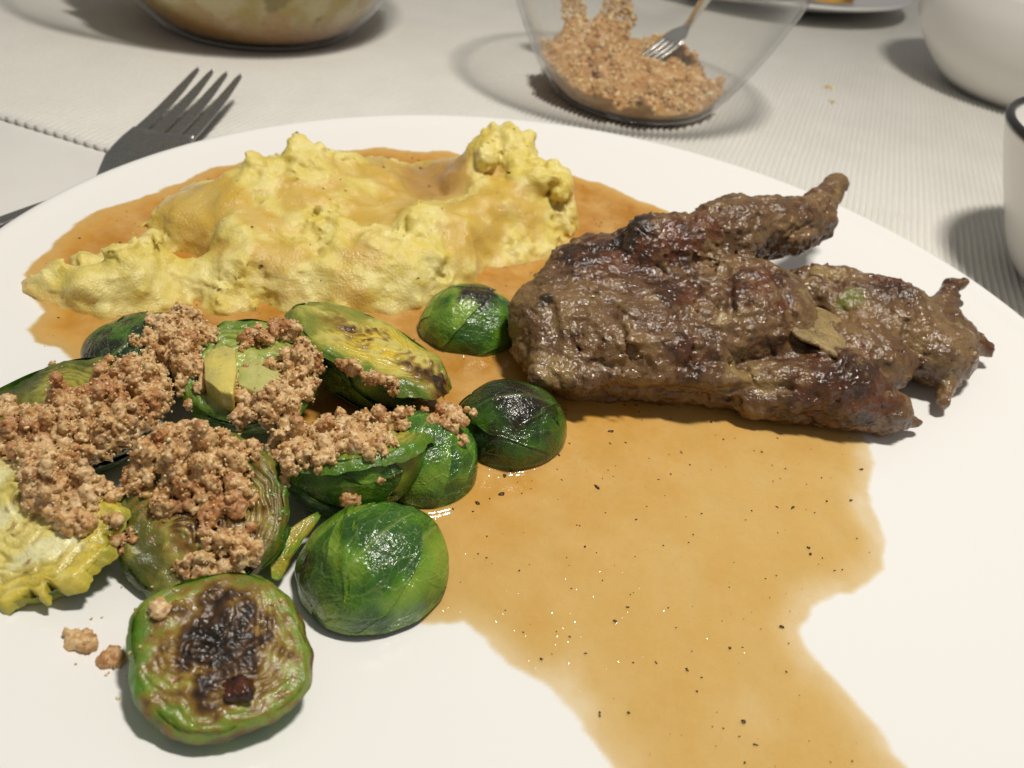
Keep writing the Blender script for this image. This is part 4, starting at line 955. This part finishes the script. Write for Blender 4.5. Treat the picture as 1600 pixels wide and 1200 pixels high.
def make_fork(tipc, rootp, handle_end, head_w, mat, label, group, mat2=None):
    tipc, rootp, handle_end = map(np.asarray, (tipc, rootp, handle_end))
    root = empty('fork', handle_end); tag(root, label, 'fork', group)
    ax = tipc - rootp; L_ = np.linalg.norm(ax); ax = ax / L_; side = np.cross(ax, [0, 0, 1.0]); side /= np.linalg.norm(side); up = np.cross(side, ax)
    def curve(t): return rootp + ax * L_ * t + up * L_ * (-0.03 * math.sin(math.pi * min(max(t, 0), 1.0)))
    # palm
    pw = [0.24, .38, .62, .84, .95, 1.0, .99]; tt = np.linspace(-.02, 0.46, 13); wv = np.interp(np.linspace(0, 1, 13), np.linspace(0, 1, 7), pw) * head_w / 2
    V, F_ = strip_mesh([curve(t) for t in tt], wv, 0.075, 0.06); head = mesh_obj('head', V, F_, mat, root)
    for i in range(4):
        o_ = (i - 1.5) * head_w * 0.265
        tt = np.linspace(0.42, 1.0, 16); path = [curve(t) + side * o_ * (1 - 0.04 * t) for t in tt]
        V, F_ = strip_mesh(path, np.interp(tt, [0.42, .8, .97, 1.0], [head_w * .105, head_w * .085, head_w * .05, head_w * .02]), np.interp(tt, [.42, 1], [.075, .045]))
        mesh_obj('tine', V, F_, mat, head)
    tt = np.linspace(0, 1, 24); path = [rootp * (1 - t) + handle_end * t + np.array([0, 0, .25 * math.sin(math.pi * t)]) for t in tt]
    V, F_ = strip_mesh(path, np.interp(tt, [0, .1, .3, .85, .97, 1], [.22, .2, .26, .55, .5, .2]), np.interp(tt, [0, .3, 1], [.12, .13, .09])); mesh_obj('handle', V, F_, mat, root)
    return root
make_fork(at(344, 111, 1.55), (-14.8, 6.0, 0.75), (-19.6, -7.0, 0.5), 2.35, M['steel'], 'grey steel dinner fork on the table behind the plate rim, tines pointing away', 'forks')

# ================================================================== BOWLS
def bowl_shell(name, outer, t, center, mat, n=128, parent=None):
    """outer: (r, z) profile from base centre to rim; inner wall offset by t"""
    pr = smooth_profile(outer, 8); d = np.gradient(pr, axis=0); nrm = np.stack([-d[:, 1], d[:, 0]], 1); nrm /= np.linalg.norm(nrm, axis=1)[:, None]
    inn = pr + nrm * t; inn[:, 0] = np.maximum(inn[:, 0], 0.0); inn[0] = (0.0, pr[0, 1] + t)
    rim = (pr[-1] + inn[-1]) / 2 + (pr[-1] - pr[-2]) / np.linalg.norm(pr[-1] - pr[-2]) * t * .45
    full = np.vstack([pr, rim, inn[::-1]]); V, F_ = lathe(full, n, center)
    return mesh_obj(name, V, F_, mat, parent), inn
def ring(name, r, z, tube, center, mat, parent, n=128):
    t = np.linspace(0, 2 * math.pi, n, endpoint=False); k = 10; s = np.linspace(0, 2 * math.pi, k, endpoint=False); T, S = np.meshgrid(t, s, indexing='ij')
    V = np.stack([(r + tube * np.cos(S)) * np.cos(T), (r + tube * np.cos(S)) * np.sin(T), z + tube * np.sin(S)], -1).reshape(-1, 3) + np.asarray(center)
    return mesh_obj(name, V, grid_faces(n, k, True, True), mat, parent)
def fill_heap(name, center, inner, ztop, seed, amp, mat, colf, parent=None, h=0.16, tilt=(0, 0)):
    """heap of food lying inside a bowl: bounded by the inner wall below and a lumpy top above"""
    rmax = inner[:, 0].max() + .3; lo = np.array([center[0] - rmax, center[1] - rmax, center[2]]); hi = np.array([center[0] + rmax, center[1] + rmax, center[2] + ztop + 2.5])
    P_, shp = field_grid(lo, hi, h); D = P_ - np.asarray(center); rr_ = np.hypot(D[:, 0], D[:, 1])
    order = np.argsort(inner[:, 1]); rin = np.interp(D[:, 2], inner[order, 1], inner[order, 0])
    wall = (rr_ - rin + 0.06) * .8
    top = D[:, 2] - (ztop + tilt[0] * D[:, 0] + tilt[1] * D[:, 1]) + amp * fbm(P_, .5, 3, seed) + amp * .5 * (worley(P_, 1.1, seed)[0] - .5)
    f = np.maximum(np.maximum(wall, top), inner[:, 1].min() + .05 - D[:, 2]); V, F_ = surface_nets(f.reshape(shp), lo, h)
    return mesh_obj(name, V, F_, mat, parent, col=colf(V)), V, F_

# glass bowl of breadcrumbs
GC = np.array([3.1, 24.3, 0.26])
gb = empty('glass_bowl', GC); tag(gb, 'clear glass bowl with toasted breadcrumbs behind the plate', 'bowl', 'serving bowls')
gprof = [(0, 0.0), (2.6, 0.0), (3.5, 0.08), (4.2, 0.5), (5.2, 1.9), (6.1, 3.6), (6.8, 5.2), (7.3, 6.6)]
gw, ginn = bowl_shell('bowl_wall', gprof, 0.22, GC, M['glass'], parent=gb)
ring('rim', 7.22, 6.62, 0.16, GC, M['glass_thick'], gw); ring('foot_ring', 3.45, 0.12, 0.10, GC, M['glass_thick'], gw)
def crumbcol(V): return mix((0.44, 0.22, 0.07), (0.56, 0.33, 0.12), sstep(-.4, .4, fbm(V, 2.5, 3, 600)))
hp, HV, HF = fill_heap('breadcrumb_filling', GC, ginn, 1.55, 610, 0.9, M['crumb'], crumbcol, h=0.13, tilt=(-0.10, 0.10))
bh = BVHTree.FromPolygons(HV.tolist(), np.asarray(HF).tolist()); cents = []; sizes = []
sel = rng.choice(len(HV), 4200); sizes = np.clip(rng.lognormal(-2.45, .35, 4200), .05, .17)
V, Fq, cc = crumb_mesh(HV[sel] + rng.normal(size=(4200, 3)) * .03, sizes, rng, ICO1)
inside = np.hypot(V[:, 0] - GC[0], V[:, 1] - GC[1]) < np.interp(V[:, 2] - GC[2], ginn[np.argsort(ginn[:, 1]), 1], ginn[np.argsort(ginn[:, 1]), 0]) - 0.02
ok = inside.reshape(-1, len(ICO1[0])).all(1); nb = len(ICO1[0])
Vk = V.reshape(-1, nb, 3)[ok].reshape(-1, 3); ck = cc.reshape(-1, nb, 3)[ok].reshape(-1, 3); nk = int(ok.sum())
tag(hp, 'toasted golden breadcrumbs lying inside the clear glass bowl', 'breadcrumbs', kind='stuff')
mesh_obj('breadcrumb_grains', Vk, (ICO1[1][None] + (np.arange(nk) * nb)[:, None, None]).reshape(-1, 3), M['crumb'], hp, col=ck)['kind'] = 'stuff'
# crumbs left on the back wall of the glass in two streaks
cs = []
for a0, a1, zl, zh, n in ((1.62, 1.95, 1.6, 6.0, 900), (2.15, 2.42, 1.6, 5.4, 650)):
    for _ in range(n):
        zz = rng.uniform(zl, zh); am = (a0 + a1) / 2; an = am + (rng.uniform(a0, a1) - am) * (1 + .25 * math.sin(zz * 3)); rr_ = np.interp(zz, ginn[np.argsort(ginn[:, 1]), 1], ginn[np.argsort(ginn[:, 1]), 0]) - rng.uniform(.10, .28)
        cs.append(GC + np.array([rr_ * math.cos(an), rr_ * math.sin(an), zz]))
V, Fq, cc = crumb_mesh(np.array(cs), np.clip(rng.lognormal(-2.4, .3, len(cs)), .05, .14), rng, ICO1)
mesh_obj('wall_crumbs', V, Fq, M['crumb'], hp, col=cc)['kind'] = 'stuff'
make_fork(at(1012, 92, 2.0), at(1075, 40, 3.6), at(1150, -60, 7.2), 1.5, M['bright_steel'], 'shiny small fork stuck into the breadcrumbs of the glass bowl', 'forks')

# glass bowl of saucy vegetables at top left
LC = np.array([-17.0, 27.6, 0.26])
lb = empty('glass_bowl', LC); tag(lb, 'clear glass bowl of yellow saucy food at the top left', 'bowl', 'serving bowls')
lprof = [(0, 0.0), (3.4, 0.0), (4.5, 0.10), (5.4, 0.6), (6.8, 2.2), (8.0, 4.4), (8.8, 6.6), (9.2, 8.0)]
lw_, linn = bowl_shell('bowl_wall', lprof, 0.25, LC, M['glass'], parent=lb)
ring('rim', 9.1, 8.0, 0.16, LC, M['glass_thick'], lw_); ring('foot_ring', 4.45, 0.14, 0.12, LC, M['glass_thick'], lw_)
def vegcol(V):
    w_, cid = worley(V * np.array([1, 1, .6]) + .4 * noise3(V, .8, 620)[:, None], .62, 621)
    c = mix((0.56, 0.42, 0.08), (0.72, 0.62, 0.32), sstep(-.3, .4, fbm(V, .7, 3, 623))); c = mix(c, (0.52, 0.26, 0.04), sstep(.72, .8, cid) * .6)
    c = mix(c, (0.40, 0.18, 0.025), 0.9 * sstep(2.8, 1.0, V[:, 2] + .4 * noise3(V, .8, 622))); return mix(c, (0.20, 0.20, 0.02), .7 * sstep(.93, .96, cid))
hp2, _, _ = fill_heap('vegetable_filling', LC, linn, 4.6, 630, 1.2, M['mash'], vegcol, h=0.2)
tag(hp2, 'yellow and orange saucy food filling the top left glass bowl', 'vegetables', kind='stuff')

# large white bowl, top right
WC = np.array([28.2, 36.6, 0.26])
wprof = [(0, 0.0), (3.6, 0.0), (4.2, 0.12), (5.4, 0.9), (7.0, 2.6), (8.0, 4.6), (8.35, 6.2)]
wb = empty('white_bowl', WC); tag(wb, 'large plain white bowl with thin grey rim at the upper right', 'bowl', 'serving bowls')
ww, _ = bowl_shell('bowl_wall', wprof, 0.32, WC, M['bowl_white'], parent=wb); ring('rim_line', 8.22, 6.32, 0.10, WC, M['grey_glaze'], ww)
# small white bowl with black rim, right edge
SC = np.array([20.75, 10.0, 0.26])
sprof = [(0, 0.0), (3.0, 0.0), (3.5, 0.12), (4.2, 0.9), (5.0, 2.4), (5.75, 4.0), (6.2, 5.1)]
sb = empty('white_bowl', SC); tag(sb, 'white bowl with black painted rim cut off by the right picture edge', 'bowl', 'serving bowls')
sw, _ = bowl_shell('bowl_wall', sprof, 0.30, SC, M['bowl_white'], parent=sb); ring('rim_line', 6.07, 5.2, 0.17, SC, M['black'], sw)
# plate far back with dark rim line and a bit of orange food
FC = np.array([14.0, 59.3, 0.26])
fp = empty('rear_plate', FC); tag(fp, 'pale plate with dark rim line at the top edge behind the glass bowl', 'plate')
bowl_shell('plate_body', [(0, 0), (6, 0), (7.5, 0.1), (9.5, .5), (11.5, 1.0), (13.2, 1.5)], 0.25, FC, M['porcelain'], parent=fp); ring('rim_line', 13.1, 1.62, 0.11, FC, M['black'], fp)
bv, bf = ico(4); fpos = at(1296, 4, 1.35)
Vb = bv * np.array([3.4, 2.2, 1.0]) * (1 + .3 * fbm(bv, 1.2, 3, 640)[:, None]); Vb[:, 2] = np.maximum(Vb[:, 2], -.2); Vb = Vb + np.array([fpos[0] - .8, fpos[1] + 2.2, 1.5])
tag(mesh_obj('orange_food', Vb, bf, M['mash'], col=mix((.60, .28, .03), (.66, .42, .08), sstep(-.3, .4, fbm(Vb, .6, 2, 641))), loc=Vb.mean(0)), 'orange serving of food on the rear plate', 'food')

# crumbs dropped on the runner
for (px, py, w_, lab) in ((1296, 137, .36, 'larger golden crumb lying on the ribbed runner between the bowls'), (1299, 160, .24, 'smaller golden crumb on the ribbed runner, just in front of the larger one')):
    c0 = at(px, py, .26); n = 14; pts = c0 + rng.normal(size=(n, 3)) * np.array([w_ * .5, w_ * .3, .02]); pts[:, 2] = .28 + .02
    V, Fq, cc = crumb_mesh(pts, np.full(n, .08), rng, ICO1); tag(mesh_obj('breadcrumb', V, Fq, M['crumb'], col=cc * [1.2, 1.2, .9], loc=c0), lab, 'breadcrumb', 'crumbs on the runner')
